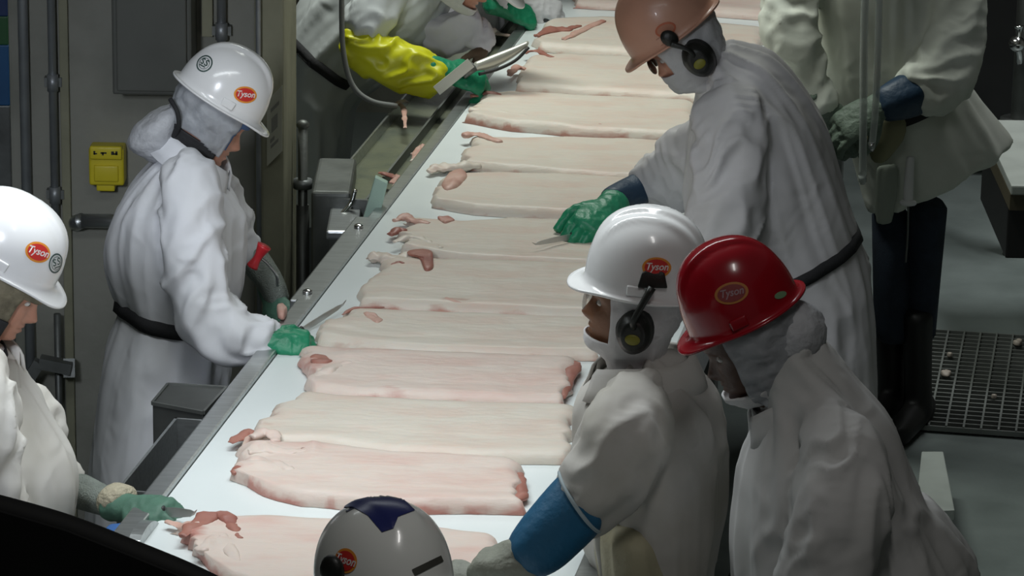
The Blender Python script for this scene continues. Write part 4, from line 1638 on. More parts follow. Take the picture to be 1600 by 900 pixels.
bG = belly('pork belly seventh from the camera, under the green gloved hand', [(640, 337), (720, 342), (800, 338), (960, 344)], [(618, 384), (680, 394), (760, 404), (960, 414)], 0.034, M_FAT, 7, 0.4, 0.25)
fold('flap', [(618, 345), (632, 340), (650, 346), (670, 350)], BZ + 0.034, [0.009, 0.015, 0.015, 0.008], M_TRIM, bG, 23)
fold('lean_fold', [(608, 366), (620, 360), (632, 362)], BZ + 0.028, [0.010, 0.016, 0.010], M_LEAN, bG, 24)
pad('lean_patch', [(682, 342), (700, 338), (712, 346), (695, 351)], BZ + 0.0345, 0.007, M_TRIM, bG, False, 8)
fold('fat_fold', [(616, 378), (640, 370), (665, 376), (690, 388)], BZ + 0.036, [0.008, 0.014, 0.012, 0.006], M_FAT, bG, 25)
bH = belly('pork belly eighth from the camera with a rounded left flap', [(690, 270), (760, 266), (860, 268), (1040, 278)], [(674, 312), (740, 322), (880, 332), (1040, 338)], 0.034, M_FAT, 8, 0.4, 0.1)
pad('flap', [(688, 296), (700, 278), (722, 270), (732, 282), (715, 300), (696, 306)], BZ + 0.022, 0.020, M_TRIM, bH, False, 9)
bI = belly('pork belly ninth from the camera with a small dark flap at left', [(735, 210), (800, 212), (900, 212), (1090, 218)], [(722, 252), (800, 262), (950, 274), (1090, 278)], 0.034, M_FAT, 9, 0.5, 0.3)
fold('flap', [(670, 268), (690, 263), (715, 262), (745, 258)], BZ + 0.022, [0.010, 0.022, 0.028, 0.018], M_FAT, bI, 26)
fold('lean_fold', [(726, 212), (745, 210), (765, 216), (780, 222)], BZ + 0.040, [0.011, 0.017, 0.014, 0.006], M_TRIM, bI, 27)
bJ = belly('thick edged pork belly tenth from the camera, lean showing along its front', [(745, 148), (800, 140), (900, 146), (1085, 154)], [(732, 178), (800, 191), (900, 200), (1085, 210)], 0.040, M_FAT, 10, 0.8, 0.35)
fold('lean_fold', [(738, 150), (760, 146), (790, 150)], BZ + 0.042, [0.006, 0.012, 0.006], M_LEAN, bJ, 28)
fold('fat_fold', [(735, 172), (770, 174), (820, 184), (860, 190)], BZ + 0.034, [0.012, 0.018, 0.015, 0.006], M_FAT, bJ, 29)
fold('lean_fold', [(930, 196), (980, 200), (1020, 204)], BZ + 0.034, [0.006, 0.012, 0.008], M_TRIM, bJ, 30)
bK = belly('pork belly eleventh from the camera, beside the curved trimming tool', [(822, 84), (900, 82), (1000, 86), (1130, 92)], [(798, 132), (880, 138), (960, 142), (1130, 152)], 0.036, M_FAT, 11, 0.55, 0.4)
fold('lean_fold', [(820, 82), (840, 80), (862, 90)], BZ + 0.040, [0.010, 0.016, 0.008], M_LEAN, bK, 31)
fold('flap', [(796, 118), (806, 106), (820, 108)], BZ + 0.034, [0.009, 0.014, 0.007], M_TRIM, bK, 32)
bL = belly('pork belly twelfth from the camera, next to the orange helmet', [(850, 28), (940, 24), (1050, 28), (1195, 40)], [(832, 68), (900, 74), (1000, 80), (1180, 92)], 0.036, M_FAT, 12, 0.45, 0.4)
fold('lean_fold', [(838, 56), (860, 48), (885, 46), (905, 40)], BZ + 0.042, [0.012, 0.020, 0.018, 0.008], M_LEAN, bL, 33)
fold('fat_fold', [(880, 62), (900, 52), (925, 40), (945, 32)], BZ + 0.042, [0.008, 0.014, 0.014, 0.008], M_TRIM, bL, 34)
bM_ = belly('farthest pork belly at the top edge with a raw red right end', [(905, -40), (1000, -38), (1100, -34), (1210, -26)], [(895, 2), (1000, 6), (1100, 14), (1202, 22)], 0.036, M_FATP, 13, 0.35, 0.5, leanR=0.9)
fold('lean_fold', [(1188, 20), (1198, 8), (1204, -8)], BZ + 0.030, [0.010, 0.016, 0.012], M_LEAN, bM_, 35)

for k, (pix_, lab, z) in enumerate((([(748, 188), (760, 186), (765, 190), (755, 192)], 'tiny red scrap on the belt left of the tenth belly', BZ),
                                    ([(920, 206), (935, 200), (946, 202), (938, 209), (924, 211)], 'small pink scrap hanging off the front of the tenth belly', BZ + 0.001))):
    tag(pad('meat_scrap', pix_, z, 0.010, M_TRIM, None, True, 40 + k), lab, 'meat scrap', 'scraps on the belt')


def scrap(label, parts, z):
    c = P(*parts[0][0][0], z)
    t = thing('meat_scrap', label, 'meat scrap', V((c.x, c.y, z - 0.008)), 'scraps in the trough')
    for k, (pp, rr, m) in enumerate(parts):
        fold('meat_strip', pp, z, rr, m, t, 50 + k)


scrap('knot of pink meat scrap on the trough divider', [([(648, 250), (652, 236), (660, 228), (668, 240)], [0.008, 0.011, 0.011, 0.007], M_TRIM), ([(646, 240), (656, 246), (666, 236)], [0.007, 0.014, 0.007], M_FATP), ([(644, 252), (650, 248)], [0.008, 0.010], M_FAT)], 0.935)
scrap('red and pink meat scrap beside the green board', [([(592, 270), (604, 272), (618, 278)], [0.008, 0.012, 0.009], M_LEAN), ([(612, 286), (622, 276), (632, 284)], [0.009, 0.014, 0.008], M_TRIM), ([(618, 292), (626, 288)], [0.009, 0.011], M_FATP)], 0.935)
scrap('thin strip of fat hanging over the trough far end', [([(633, 200), (632, 182), (630, 168), (622, 160)], [0.006, 0.007, 0.009, 0.008], M_TRIM), ([(620, 165), (628, 158), (638, 160)], [0.007, 0.012, 0.007], M_FATP)], 0.94)
scrap('small pale scrap near the far green gloves', [([(772, 44), (778, 52), (796, 56)], [0.006, 0.010, 0.006], M_FATP)], 0.935)

# ================================================================== PEOPLE
def spine_c(s):
    return s[0]


# ---- worker in white coat, left of the belt
Y = 8.35
CW = coatmat('coat_blue_white', (0.74, 0.75, 0.79), (0.62, 0.62, 0.62), 0.5)
f, l, u = frame_from((0.84, 0.06, -0.52), (0.3, 0.05, 1))
rc = W(344, 153, Y)
hc = rc - u * 0.052 + f * 0.006
p1 = thing('person', 'worker in bluish white coat and white helmet, hairnet bun, standing left of the belt', 'person', (W(250, 600, Y).x, Y, 0))
neck, chest = W(292, 248, Y), W(280, 330, Y)
tl = V((-0.05, 1, 0)).normalized()
head_mesh('body', p1, M_SKIN, hc, f, l, u, neck, chest, tl)
eyes(p1, hc, f, l, u)
hm, bv = helmet(p1, rc, f, l, u, M_HWHITE, 'v', 0.77, peak=0.034, hk=0.95)
oval_sticker(hm, bv, W(383, 148, Y - 0.12), ray(383, 150) * -1, V((0.10, 0, 1)), 0.026, 0.019)
round_emblem(hm, bv, W(311, 96, Y - 0.10), ray(311, 96) * -1 + V((-0.25, 0, 0.1)), V((0.45, 0, 1)), 0.020)
torso = [sec((258, 238), (334, 276), Y, 0.085), sec((232, 262), (352, 292), Y, 0.17), sec((196, 302), (370, 312), Y, 0.205), sec((172, 355), (380, 345), Y, 0.205), sec((168, 405), (384, 395), Y, 0.20), sec((180, 450), (378, 445), Y, 0.19), sec((192, 480), (366, 492), Y, 0.185), sec((164, 560), (358, 580), Y, 0.21), sec((148, 650), (345, 660), Y, 0.22), sec((138, 745), (335, 750), Y, 0.23), sec((134, 830), (330, 835), Y, 0.235)]
arm = [sec((252, 292), (340, 272), Y - 0.15, 0.07), sec((250, 330), (346, 318), Y - 0.20, 0.075), sec((250, 390), (352, 380), Y - 0.23, 0.078), sec((256, 450), (358, 428), Y - 0.24, 0.076), sec((278, 512), (366, 458), Y - 0.25, 0.074), sec((325, 560), (384, 480), Y - 0.26, 0.066), sec((372, 566), (402, 492), Y - 0.26, 0.056), sec((410, 562), (424, 498), Y - 0.27, 0.048)]
arm2 = [sec((300, 300), (372, 300), Y + 0.18, 0.07), sec((330, 360), (395, 340), Y + 0.24, 0.06), sec((365, 410), (408, 370), Y + 0.26, 0.05)]
coat_p1 = garment('coat', [('torso', torso), ('sleeve', arm), ('sleeve', arm2)], CW, p1, 0.0075, 1, 0.85)
fo = [sec((374, 420), (412, 382), Y + 0.26, 0.045), sec((405, 455), (438, 425), Y + 0.24, 0.042), sec((418, 485), (452, 460), Y + 0.22, 0.038)]
garment('mesh_sleeve', [('smooth', fo)], M_MESH, p1, 0.008, 2, 1)
strap(p1, sec((192, 466), (370, 496), Y, 0.185), 0.034, M_BLACK, coat=coat_p1)
collar(p1, W(298, 252, Y), V((0.55, 0, 1)), V((1, -0.1, -0.4)), CW, 0.090, 0.045, 0.25)
keepmask = lambda a, z: z < -0.035 and (abs(a) < 2.3 or z < -0.1)
head_mesh('black_scarf', p1, M_BLACK, hc, f, l, u, neck, chest, tl, 0.008, lambda a, z: -0.30 < z < -0.055 and not (abs(a) < 0.95 and z > -0.125), 0.004, 0.002, 3)
head_mesh('hairnet', p1, M_NET, hc, f, l, u, neck, chest, tl, 0.012, lambda a, z: z > -0.050 - 0.03 * max(0, 1.6 - abs(a)) and abs(a) > 0.85 and z < 0.055, 0.003, 0.004, 4)
head_mesh('bandana', p1, M_BANDANA, hc, f, l, u, neck, chest, tl, 0.006, lambda a, z: -0.045 < z < 0.05 and (abs(a) > 0.75 or z > 0.025), 0.002)
bm = bmesh.new()
bc = W(245, 203, Y)
ax = (W(240, 246, Y) - W(258, 165, Y)).normalized()
loft(bm, [(W(266, 168, Y), V((1, 0, 0.3)).normalized() * 0.028, 0.040), (W(252, 182, Y), V((1, 0, 0.3)).normalized() * 0.054, 0.062), (W(243, 205, Y), V((1, 0, 0.25)).normalized() * 0.062, 0.068), (W(241, 226, Y), V((1, 0, 0.1)).normalized() * 0.055, 0.06), (W(245, 243, Y), V((1, 0, 0)) * 0.028, 0.036)], 24, 30)
bm.normal_update()
co = np.array([list(v.co) for v in bm.verts])
nz = vnoise(co * 26, 5) * 0.6 + vnoise(co * 55, 6) * 0.4
for v, q in zip(bm.verts, nz):
    v.co += v.normal * float((1 - abs(q) * 2) * 0.004)
finish(bm, 'hairnet_bun', M_NETW, p1)
tube_obj('chin_strap', [W(266, 155, Y - 0.06), W(277, 175, Y - 0.085), W(279, 198, Y - 0.075), W(272, 214, Y - 0.05)], 0.0055, M_BLACK, p1, seg=8)
hw = W(424, 534, Y - 0.27)
glove('work_glove', p1, hw, W(470, 536, Y - 0.27) - hw, V((0.2, 0.6, -0.8)), M_GREEN, 1, 1.25, 0.85, seed=1)
knife('thin boning knife in the green glove of the worker with the hairnet bun', W(438, 540, Y - 0.23), None, W(545, 470, Y + 0.02) - W(438, 540, Y - 0.23), (0, 0, 1), hl=0.09, bl=0.19, bw=0.014)
hw2 = W(428, 470, Y + 0.22)
glove('work_glove', p1, hw2, W(440, 505, Y + 0.16) - hw2, V((0.6, 0.2, -0.6)), M_DGREEN, -1, 0.9, 0.9, seed=2)
legs(p1, W(245, 600, Y).x, Y, None, None, 0.62, (1, 0, 0))
tag(pad('meat_scrap', [(432, 486), (442, 482), (450, 490), (444, 502), (434, 500)], BZ + 0.015, 0.02, M_TRIM, None, True, 66), 'pinkish trim under the mesh gloved hand left of the belt', 'meat scrap')
# red handled hook hanging near the post
t = thing('meat_hook', 'red handled hook in front of the olive post', 'hook', W(400, 402, Y + 0.08))
tube_obj('handle', [W(394, 417, Y + 0.08), W(403, 402, Y + 0.08), W(413, 384, Y + 0.08)], [0.015, 0.010, 0.018], M_REDPL, t)
tube_obj('hook', [W(404, 400, Y + 0.08), W(418, 412, Y + 0.09), W(432, 430, Y + 0.10), W(434, 446, Y + 0.12)], 0.004, M_STEEL, t)

# ---- worker in the lower left corner
Y = 7.05
CL = coatmat('coat_cream_white', (0.76, 0.74, 0.70), (0.58, 0.54, 0.46), 0.5)
f, l, u = frame_from((0.84, -0.05, -0.53), (0.35, 0.0, 1))
rc = W(1, 396, Y)
hc = rc - u * 0.050 + f * 0.036
p2 = thing('person', 'worker with white helmet, tan cap and black scarf cut off by the left edge', 'person', (W(-20, 900, Y).x, Y, 0))
neck, chest = W(-38, 575, Y), W(-40, 670, Y)
tl = V((0.0, 1, 0))
head_mesh('body', p2, M_SKIN, hc, f, l, u, neck, chest, tl)
eyes(p2, hc, f, l, u)
hm, bv = helmet(p2, rc, f, l, u, M_HWHITE, 'v', 0.88, peak=0.034, hk=0.84)
oval_sticker(hm, bv, W(64, 394, Y - 0.12), ray(64, 394) * -1 + V((0.15, 0, 0)), V((0.35, 0, 1)), 0.026, 0.020)
round_emblem(hm, bv, W(101, 409, Y - 0.08), ray(101, 409) * -1 + V((0.55, 0, 0.1)), V((-0.2, 0, 1)), 0.019)
head_mesh('knit_cap', p2, M_CAMO, hc, f, l, u, neck, chest, tl, 0.010, lambda a, z: -0.085 < z < 0.036 and (abs(a) > 0.95 or z > 0.02), 0.003, 0.003, 8)
head_mesh('black_scarf', p2, M_BLACK, hc, f, l, u, neck, chest, tl, 0.013, lambda a, z: -0.30 < z < -0.050 and not (abs(a) < 0.95 and z > -0.150), 0.004, 0.002, 9)
torso = [sec((-85, 552), (14, 566), Y, 0.09), sec((-120, 590), (42, 606), Y, 0.17), sec((-140, 650), (78, 660), Y, 0.20), sec((-150, 715), (108, 712), Y, 0.21), sec((-150, 770), (118, 770), Y, 0.21), sec((-150, 850), (106, 850), Y, 0.21), sec((-150, 1000), (100, 1000), Y, 0.22), sec((-155, 1180), (105, 1180), Y, 0.23)]
arm = [sec((-80, 595), (20, 590), Y - 0.17, 0.07), sec((-75, 660), (36, 650), Y - 0.21, 0.075), sec((-62, 740), (42, 730), Y - 0.22, 0.075), sec((-50, 815), (44, 790), Y - 0.22, 0.07), sec((-10, 870), (60, 815), Y - 0.22, 0.06)]
arm2 = [sec((20, 640), (95, 660), Y + 0.18, 0.06), sec((50, 720), (110, 700), Y + 0.20, 0.055), sec((90, 785), (122, 735), Y + 0.17, 0.048)]
coat_p2 = garment('coat', [('torso', torso), ('sleeve', arm), ('sleeve', arm2)], CL, p2, 0.0105, 3, 0.9)
collar(p2, W(-38, 568, Y), V((0.2, 0, 1)), V((1, 0, 0)), CL, 0.088, 0.05, 0.4)
fo = [sec((112, 792), (124, 736), Y + 0.16, 0.04), sec((158, 806), (170, 760), Y + 0.09, 0.036), sec((188, 816), (200, 772), Y + 0.03, 0.034)]
garment('mesh_sleeve', [('smooth', fo)], M_MESH, p2, 0.008, 4, 1)
bm = bmesh.new()
loft(bm, [(W(176, 780, Y + 0.05), V((0.1, 0, 1)) * 0.036, 0.042), (W(190, 784, Y + 0.03), V((0.1, 0, 1)) * 0.036, 0.042)], 5, 18)
finish(bm, 'cuff', mat('cream_cuff', (0.50, 0.45, 0.33), 0.9, bump=0.8, bscale=90), p2)
hw = W(204, 794, Y + 0.0)
glove('work_glove', p2, hw, W(262, 800, Y - 0.06) - hw, V((0.1, 0.4, -1)), M_DGREEN, -1, 0.75, 0.95, seed=3)
knife('wide knife held low over the rail by the left corner worker', W(228, 800, Y - 0.03), None, W(296, 801, Y - 0.10) - W(228, 800, Y - 0.03), (0, 0.3, 1), hl=0.05, bl=0.09, bw=0.02)
# sleeve of the near arm reaching to the blue pad
hw = W(62, 855, Y - 0.2)
glove('work_glove', p2, hw, W(130, 885, Y - 0.18) - hw, V((0.1, 0.4, -1)), M_DGREEN, 1, 0.6, 0.95, seed=4)
legs(p2, W(-20, 900, Y).x, Y, None, None, 0.62, (1, 0, 0))
t = pad('wiping_cloth', [(160, 838), (175, 828), (205, 826), (214, 840), (200, 858), (172, 856)], 0.935, 0.02, mat('blue_cloth', (0.03, 0.11, 0.32), 0.8), None, True, 70)
tag(t, 'crumpled blue cloth on the bearing plate at the bottom left', 'cloth')

# ---- front worker with white three-ridge helmet, right of the belt
Y = 6.75
CG = coatmat('coat_grey_tan', (0.55, 0.53, 0.505), (0.38, 0.355, 0.295), 0.7)
f, l, u = frame_from((-0.96, 0.13, 0.08), (0.02, -0.06, 1))
rc = W(1010, 440, Y)
hc = rc - u * 0.046 + f * 0.020
p4 = thing('person', 'worker with white ridged helmet, earmuffs and a blue arm sleeve, in profile', 'person', (W(1010, 900, Y).x, Y, 0))
neck, chest = W(1012, 590, Y), W(1012, 680, Y)
tl = V((0.05, -1, 0)).normalized()
head_mesh('body', p4, M_SKINB, hc, f, l, u, neck, chest, tl)
eyes(p4, hc, f, l, u)
hm, bv = helmet(p4, rc, f, l, u, M_HWHITE, 'three', 0.84, peak=0.028)
oval_sticker(hm, bv, W(1026, 418, Y - 0.12), ray(1026, 418) * -1, V((0.0, 0, 1)), 0.027, 0.019)
bm = bmesh.new()
c = W(1020, 438, Y - 0.105)
q = [c + V((-0.028, 0, -0.016)), c + V((0.028, 0, -0.016)), c + V((0.022, 0.004, 0.012)), c + V((0.010, 0.010, 0.020)), c + V((-0.010, 0.010, 0.020)), c + V((-0.020, 0.004, 0.012))]
va = [bm.verts.new(p) for p in q]
vb = [bm.verts.new(p + V((0, 0.03, 0))) for p in q]
bm.faces.new(va)
bm.faces.new(vb[::-1])
for k in range(6):
    bm.faces.new((va[k], va[(k + 1) % 6], vb[(k + 1) % 6], vb[k]))
bevel(bm, 0.003)
finish(bm, 'slot_adapter', M_MUFF, hm)
ec = hc + l * (0.078 if (l.y < 0) else -0.078) - u * 0.026 - f * 0.014
ol = l if l.y < 0 else -l
earmuff(p4, ec, ol, u, f, W(1020, 446, Y - 0.10), 0.042)
head_mesh('hood', p4, M_HOOD, hc, f, l, u, neck, chest, tl, 0.011, lambda a, z: (abs(a) > 1.15 or z < -0.080) and z < 0.05, 0.004, 0.003, 12)
bm = bmesh.new()
for s in (-1, 1):
    c = hc + f * 0.090 + l * 0.030 * s + u * 0.004
    ball(bm, c, f, l, u, 0.004, 0.028, 0.018, 14)
finish(bm, 'safety_glasses', M_LENS, p4)
torso = [sec((955, 585), (1072, 575), Y, 0.085), sec((918, 618), (1108, 606), Y, 0.18), sec((905, 650), (1126, 640), Y, 0.21), sec((900, 720), (1130, 720), Y, 0.215), sec((902, 790), (1128, 790), Y, 0.21), sec((915, 850), (1120, 848), Y, 0.20), sec((935, 900), (1112, 895), Y, 0.20), sec((972, 1000), (1125, 1000), Y, 0.20), sec((975, 1240), (1150, 1240), Y, 0.21)]
arm = [sec((930, 632), (1046, 648), Y - 0.16, 0.07), sec((906, 672), (1040, 700), Y - 0.21, 0.078), sec((890, 712), (1010, 768), Y - 0.23, 0.076), sec((880, 745), (958, 812), Y - 0.24, 0.068), sec((868, 770), (928, 830), Y - 0.24, 0.056)]
arm2 = [sec((905, 640), (985, 640), Y + 0.18, 0.07), sec((890, 730), (960, 740), Y + 0.22, 0.06), sec((850, 800), (905, 830), Y + 0.24, 0.05)]
coat_p4 = garment('coat', [('torso', torso), ('sleeve', arm), ('sleeve', arm2)], CG, p4, 0.0075, 5, 1.0)
bm = bmesh.new()
cuff = [sec((876, 742), (938, 824), Y - 0.24, 0.064), sec((850, 770), (915, 850), Y - 0.25, 0.060), sec((815, 812), (880, 885), Y - 0.26, 0.056), sec((795, 842), (850, 902), Y - 0.27, 0.050)]
garment('arm_sleeve', [('smooth', cuff)], M_BLUE, p4, 0.008, 6, 1.2)
hem = sec((876, 742), (938, 824), Y - 0.24, 0.066)
strap(p4, hem, 0.006, mat('sleeve_hem', (0.35, 0.42, 0.45), 0.7), 'sleeve_hem', add=0.006)
fo = [sec((790, 846), (838, 908), Y - 0.27, 0.042), sec((765, 858), (805, 925), Y - 0.28, 0.042), sec((735, 872), (768, 935), Y - 0.28, 0.040)]
garment('glove_gauntlet', [('sleeve', fo)], mat('grey_gauntlet', (0.27, 0.28, 0.23), 0.7, bump=0.3), p4, 0.008, 7, 0.7)
hw = W(742, 905, Y - 0.28)
glove('work_glove', p4, hw, W(690, 915, Y - 0.27) - hw, V((0, 0.5, -1)), mat('grey_glove', (0.28, 0.29, 0.25), 0.7, bump=0.3), -1, 0.8, 1.0, wrist=0.03, seed=5)
hw = W(868, 830, Y + 0.24)
glove('work_glove', p4, W(862, 838, Y + 0.24), V((-0.5, -0.1, -0.8)), V((-0.8, 0.2, 0.3)), M_GREEN, 1, 0.7, 1.0, seed=6)
# olive apron panel below the arm
ap = [sec((925, 800), (1050, 796), Y - 0.03, 0.215), sec((928, 850), (1060, 850), Y - 0.03, 0.222), sec((938, 905), (1068, 905), Y - 0.03, 0.222), sec((965, 1000), (1070, 1000), Y - 0.03, 0.21)]
garment('apron', [('torso', ap)], mat('olive_apron', (0.36, 0.33, 0.22), 0.7, bump=0.15), p4, 0.010, 8, 0.5)
legs(p4, W(1010, 900, Y).x + 0.10, Y, None, None, 0.62, (-1, 0, 0))
collar(p4, W(1010, 590, Y), V((-0.05, 0, 1)), V((-1, 0, 0)), CG, 0.098, 0.045, 0.3)

# ---- worker with red helmet
Y = 6.35
CR = coatmat('coat_grey_white', (0.56, 0.555, 0.55), (0.44, 0.44, 0.42), 0.6)
f, l, u = frame_from((-0.88, -0.04, -0.44), (-0.30, -0.05, 1))
rc = W(1161, 486, Y)
hc = rc - u * 0.056 + f * 0.012
p5 = thing('person', 'worker in red helmet and hairnet, grey white coat, at the lower right', 'person', (W(1330, 900, Y).x, Y, 0))
neck, chest = W(1248, 640, Y), W(1290, 720, Y)
tl = V((0.10, -1, 0)).normalized()
head_mesh('body', p5, M_SKIND, hc, f, l, u, neck, chest, tl)
eyes(p5, hc, f, l, u)
hm, bv = helmet(p5, rc, f, l, u, M_HRED, 'v', 0.75, peak=0.030, hk=1.06)
oval_sticker(hm, bv, W(1143, 458, Y - 0.12), ray(1143, 458) * -1, V((0.30, 0, 1)) * 1.0 - V((0.55, 0, 0)), 0.030, 0.019, [M_SGOLD, M_SREDDK, M_SMAUVE])
decal(hm, 'green_label', bv, W(1219, 461, Y - 0.10), ray(1219, 461) * -1, V((-0.4, 0, 1)), [(*ellipse(0.011, 0.006), 0)], [mat('label_green', (0.22, 0.36, 0.20), 0.5)])
head_mesh('hair', p5, M_HAIR, hc, f, l, u, neck, chest, tl, 0.006, lambda a, z: -0.09 < z < 0.03 and abs(a) > 1.2, 0.002, 0.002, 14)
head_mesh('hairnet', p5, M_NET, hc, f, l, u, neck, chest, tl, 0.016, lambda a, z: abs(a) > 1.10 and -0.17 < z < 0.05, 0.003, 0.005, 15)
head_mesh('beard_cover', p5, M_HOOD, hc, f, l, u, neck, chest, tl, 0.012, lambda a, z: -0.14 < z < -0.085 and abs(a) < 1.5, 0.004, 0.003, 16)
bm = bmesh.new()
ball(bm, W(1236, 522, Y), V((0.8, 0, 0.6)), V((0, 1, 0)), V((-0.6, 0, 0.8)), 0.062, 0.062, 0.055, 28)
bm.normal_update()
co = np.array([list(v.co) for v in bm.verts])
nz = vnoise(co * 40, 5)
for v, q in zip(bm.verts, nz):
    v.co += v.normal * float((1 - abs(q) * 2) * 0.006)
finish(bm, 'hairnet_gather', M_NETW, p5)
torso = [sec((1196, 600), (1268, 520), Y, 0.075), sec((1188, 655), (1294, 540), Y, 0.10), sec((1168, 700), (1345, 600), Y, 0.18), sec((1155, 745), (1395, 660), Y, 0.23), sec((1150, 800), (1428, 745), Y, 0.24), sec((1148, 860), (1458, 815), Y, 0.24), sec((1146, 930), (1500, 880), Y, 0.24), sec((1144, 1000), (1510, 970), Y, 0.25), sec((1150, 1250), (1500, 1250), Y, 0.25)]
arm = [sec((1256, 722), (1372, 690), Y - 0.17, 0.08), sec((1243, 762), (1386, 745), Y - 0.21, 0.088), sec((1235, 810), (1388, 805), Y - 0.25, 0.09), sec((1222, 880), (1372, 885), Y - 0.26, 0.088), sec((1195, 960), (1330, 990), Y - 0.26, 0.08), sec((1130, 1010), (1230, 1085), Y - 0.26, 0.065)]
tail = [sec((1420, 800), (1462, 790), Y + 0.05, 0.12), sec((1450, 850), (1500, 835), Y + 0.05, 0.10), sec((1490, 900), (1532, 880), Y + 0.05, 0.06)]
coat_p5 = garment('coat', [('torso', torso), ('sleeve', arm), ('smooth', tail)], CR, p5, 0.0075, 9, 1.0)
collar(p5, W(1244, 634, Y), V((-0.45, 0, 0.9)), V((-1, 0, -0.4)), CR, 0.085, 0.04, 0.35)
head_mesh('black_scarf', p5, M_BLACK, hc, f, l, u, neck, chest, tl, 0.010, lambda a, z: -0.215 < z < -0.145 and abs(a) < 1.4, 0.003)
glove('work_glove', p5, W(1150, 1060, Y - 0.26), V((-0.8, 0, -0.4)), V((0, 0.4, -1)), M_GREEN, 1, 0.7, 1.0, seed=7)
legs(p5, W(1330, 900, Y).x, Y, None, None, 0.62, (-1, 0, 0))

# ---- worker with orange helmet bending over the belt
Y = 8.9
CO = coatmat('coat_mauve_grey', (0.66, 0.645, 0.66), (0.50, 0.49, 0.46), 0.5)
f, l, u = frame_from((-0.78, 0.08, -0.60), (-0.62, 0.0, 0.78))
rc = W(1050, 47, Y)
hc = rc - u * 0.046 - f * 0.002
p6 = thing('person', 'worker in orange helmet and earmuffs bending over the belt with a green glove', 'person', (W(1280, 450, Y).x, Y, 0))
neck, chest = W(1128, 122, Y), W(1175, 190, Y)
tl = V((0.10, -1, 0)).normalized()
head_mesh('body', p6, M_SKIN, hc, f, l, u, neck, chest, tl)
eyes(p6, hc, f, l, u)
hm, bv = helmet(p6, rc, f, l, u, M_HORANGE, 'plain', 0.86, peak=0.026)
decal(hm, 'oval_sticker', bv, W(1040, 46, Y - 0.12), ray(1040, 46) * -1, V((-0.4, 0, 1)), [(*ellipse(0.026, 0.017), 0), (*ellipse(0.021, 0.012), 1)], [mat('sticker_rust', (0.50, 0.12, 0.05), 0.5), mat('sticker_clay', (0.46, 0.19, 0.11), 0.5)])
bm = bmesh.new()
c = W(1046, 60, Y - 0.108)
ball(bm, c, V((0.85, 0, -0.5)).normalized(), V((0, 1, 0)), V((0.5, 0, 0.85)).normalized(), 0.024, 0.012, 0.019, 14)
finish(bm, 'slot_adapter', M_MUFF, hm)
ol = l if l.y < 0 else -l
ec = hc + ol * 0.080 - u * 0.032 - f * 0.024
earmuff(p6, ec, ol, u, f, W(1048, 66, Y - 0.11), 0.046)
head_mesh('hood', p6, M_HOODG, hc, f, l, u, neck, chest, tl, 0.013, lambda a, z: (abs(a) > 1.0 or z < -0.040) and z < 0.06, 0.004, 0.003, 22)
bm = bmesh.new()
for s in (-1, 1):
    ball(bm, hc + f * 0.090 + l * 0.034 * s + u * 0.006, f, l, u, 0.006, 0.034, 0.020, 12)
finish(bm, 'safety_glasses', mat('dark_lens', (0.10, 0.06, 0.04), 0.15), p6)
torso = [sec((1092, 156), (1158, 70), Y, 0.10), sec((1084, 188), (1212, 92), Y, 0.18), sec((1072, 235), (1268, 165), Y, 0.225), sec((1066, 290), (1302, 240), Y, 0.235), sec((1072, 340), (1326, 312), Y, 0.235), sec((1100, 392), (1344, 370), Y, 0.22), sec((1160, 436), (1354, 418), Y, 0.21), sec((1190, 500), (1362, 490), Y, 0.21), sec((1195, 600), (1366, 600), Y, 0.215), sec((1195, 690), (1370, 690), Y, 0.22)]
arm = [sec((1085, 205), (1195, 160), Y - 0.16, 0.08), sec((1082, 260), (1200, 245), Y - 0.22, 0.088), sec((1078, 320), (1196, 320), Y - 0.25, 0.086), sec((1060, 372), (1172, 396), Y - 0.26, 0.08), sec((1020, 400), (1110, 455), Y - 0.25, 0.065), sec((985, 415), (1050, 468), Y - 0.24, 0.055)]
arm2 = [sec((1058, 200), (1110, 320), Y + 0.18, 0.075), sec((1020, 235), (1060, 325), Y + 0.26, 0.06), sec((990, 260), (1018, 325), Y + 0.30, 0.05)]
coat_p6 = garment('coat', [('torso', torso), ('sleeve', arm), ('sleeve', arm2)], CO, p6, 0.0075, 11, 1.0)
strap(p6, sec((1128, 452), (1352, 352), Y, 0.225), 0.030, M_BLACK, coat=coat_p6)
cuff = [sec((1000, 266), (1016, 316), Y + 0.27, 0.047), sec((972, 280), (990, 326), Y + 0.23, 0.042), sec((948, 294), (966, 336), Y + 0.18, 0.038)]
garment('arm_sleeve', [('smooth', cuff)], M_DBLUE, p6, 0.008, 12, 1)
hw = W(948, 328, Y + 0.13)
d6 = (W(884, 384, Y - 0.07) - hw).normalized()
n6 = V((-0.1, 0.6, -0.8))
n6 = (n6 - d6 * n6.dot(d6)).normalized()
glove('work_glove', p6, hw, d6, n6, M_GREEN, -1, 0.85, 1.15, wrist=0.05, seed=8)
pc = hw + d6 * 0.095 + n6 * 0.034
kd = (W(812, 386, Y - 0.10) - pc).normalized()
knife('dark thin knife in the green glove of the orange helmeted worker', pc - kd * 0.05, None, kd, (0, 0.2, 1), hl=0.10, bl=0.135, bw=0.009)
legs(p6, W(1280, 450, Y).x, Y, None, None, 0.62, (-1, 0, 0))
glove('work_glove', p6, W(1005, 446, Y - 0.24), V((-0.9, 0.1, -0.3)), V((0, 0.4, -1)), M_GREEN, 1, 0.7, 1.0, seed=9)

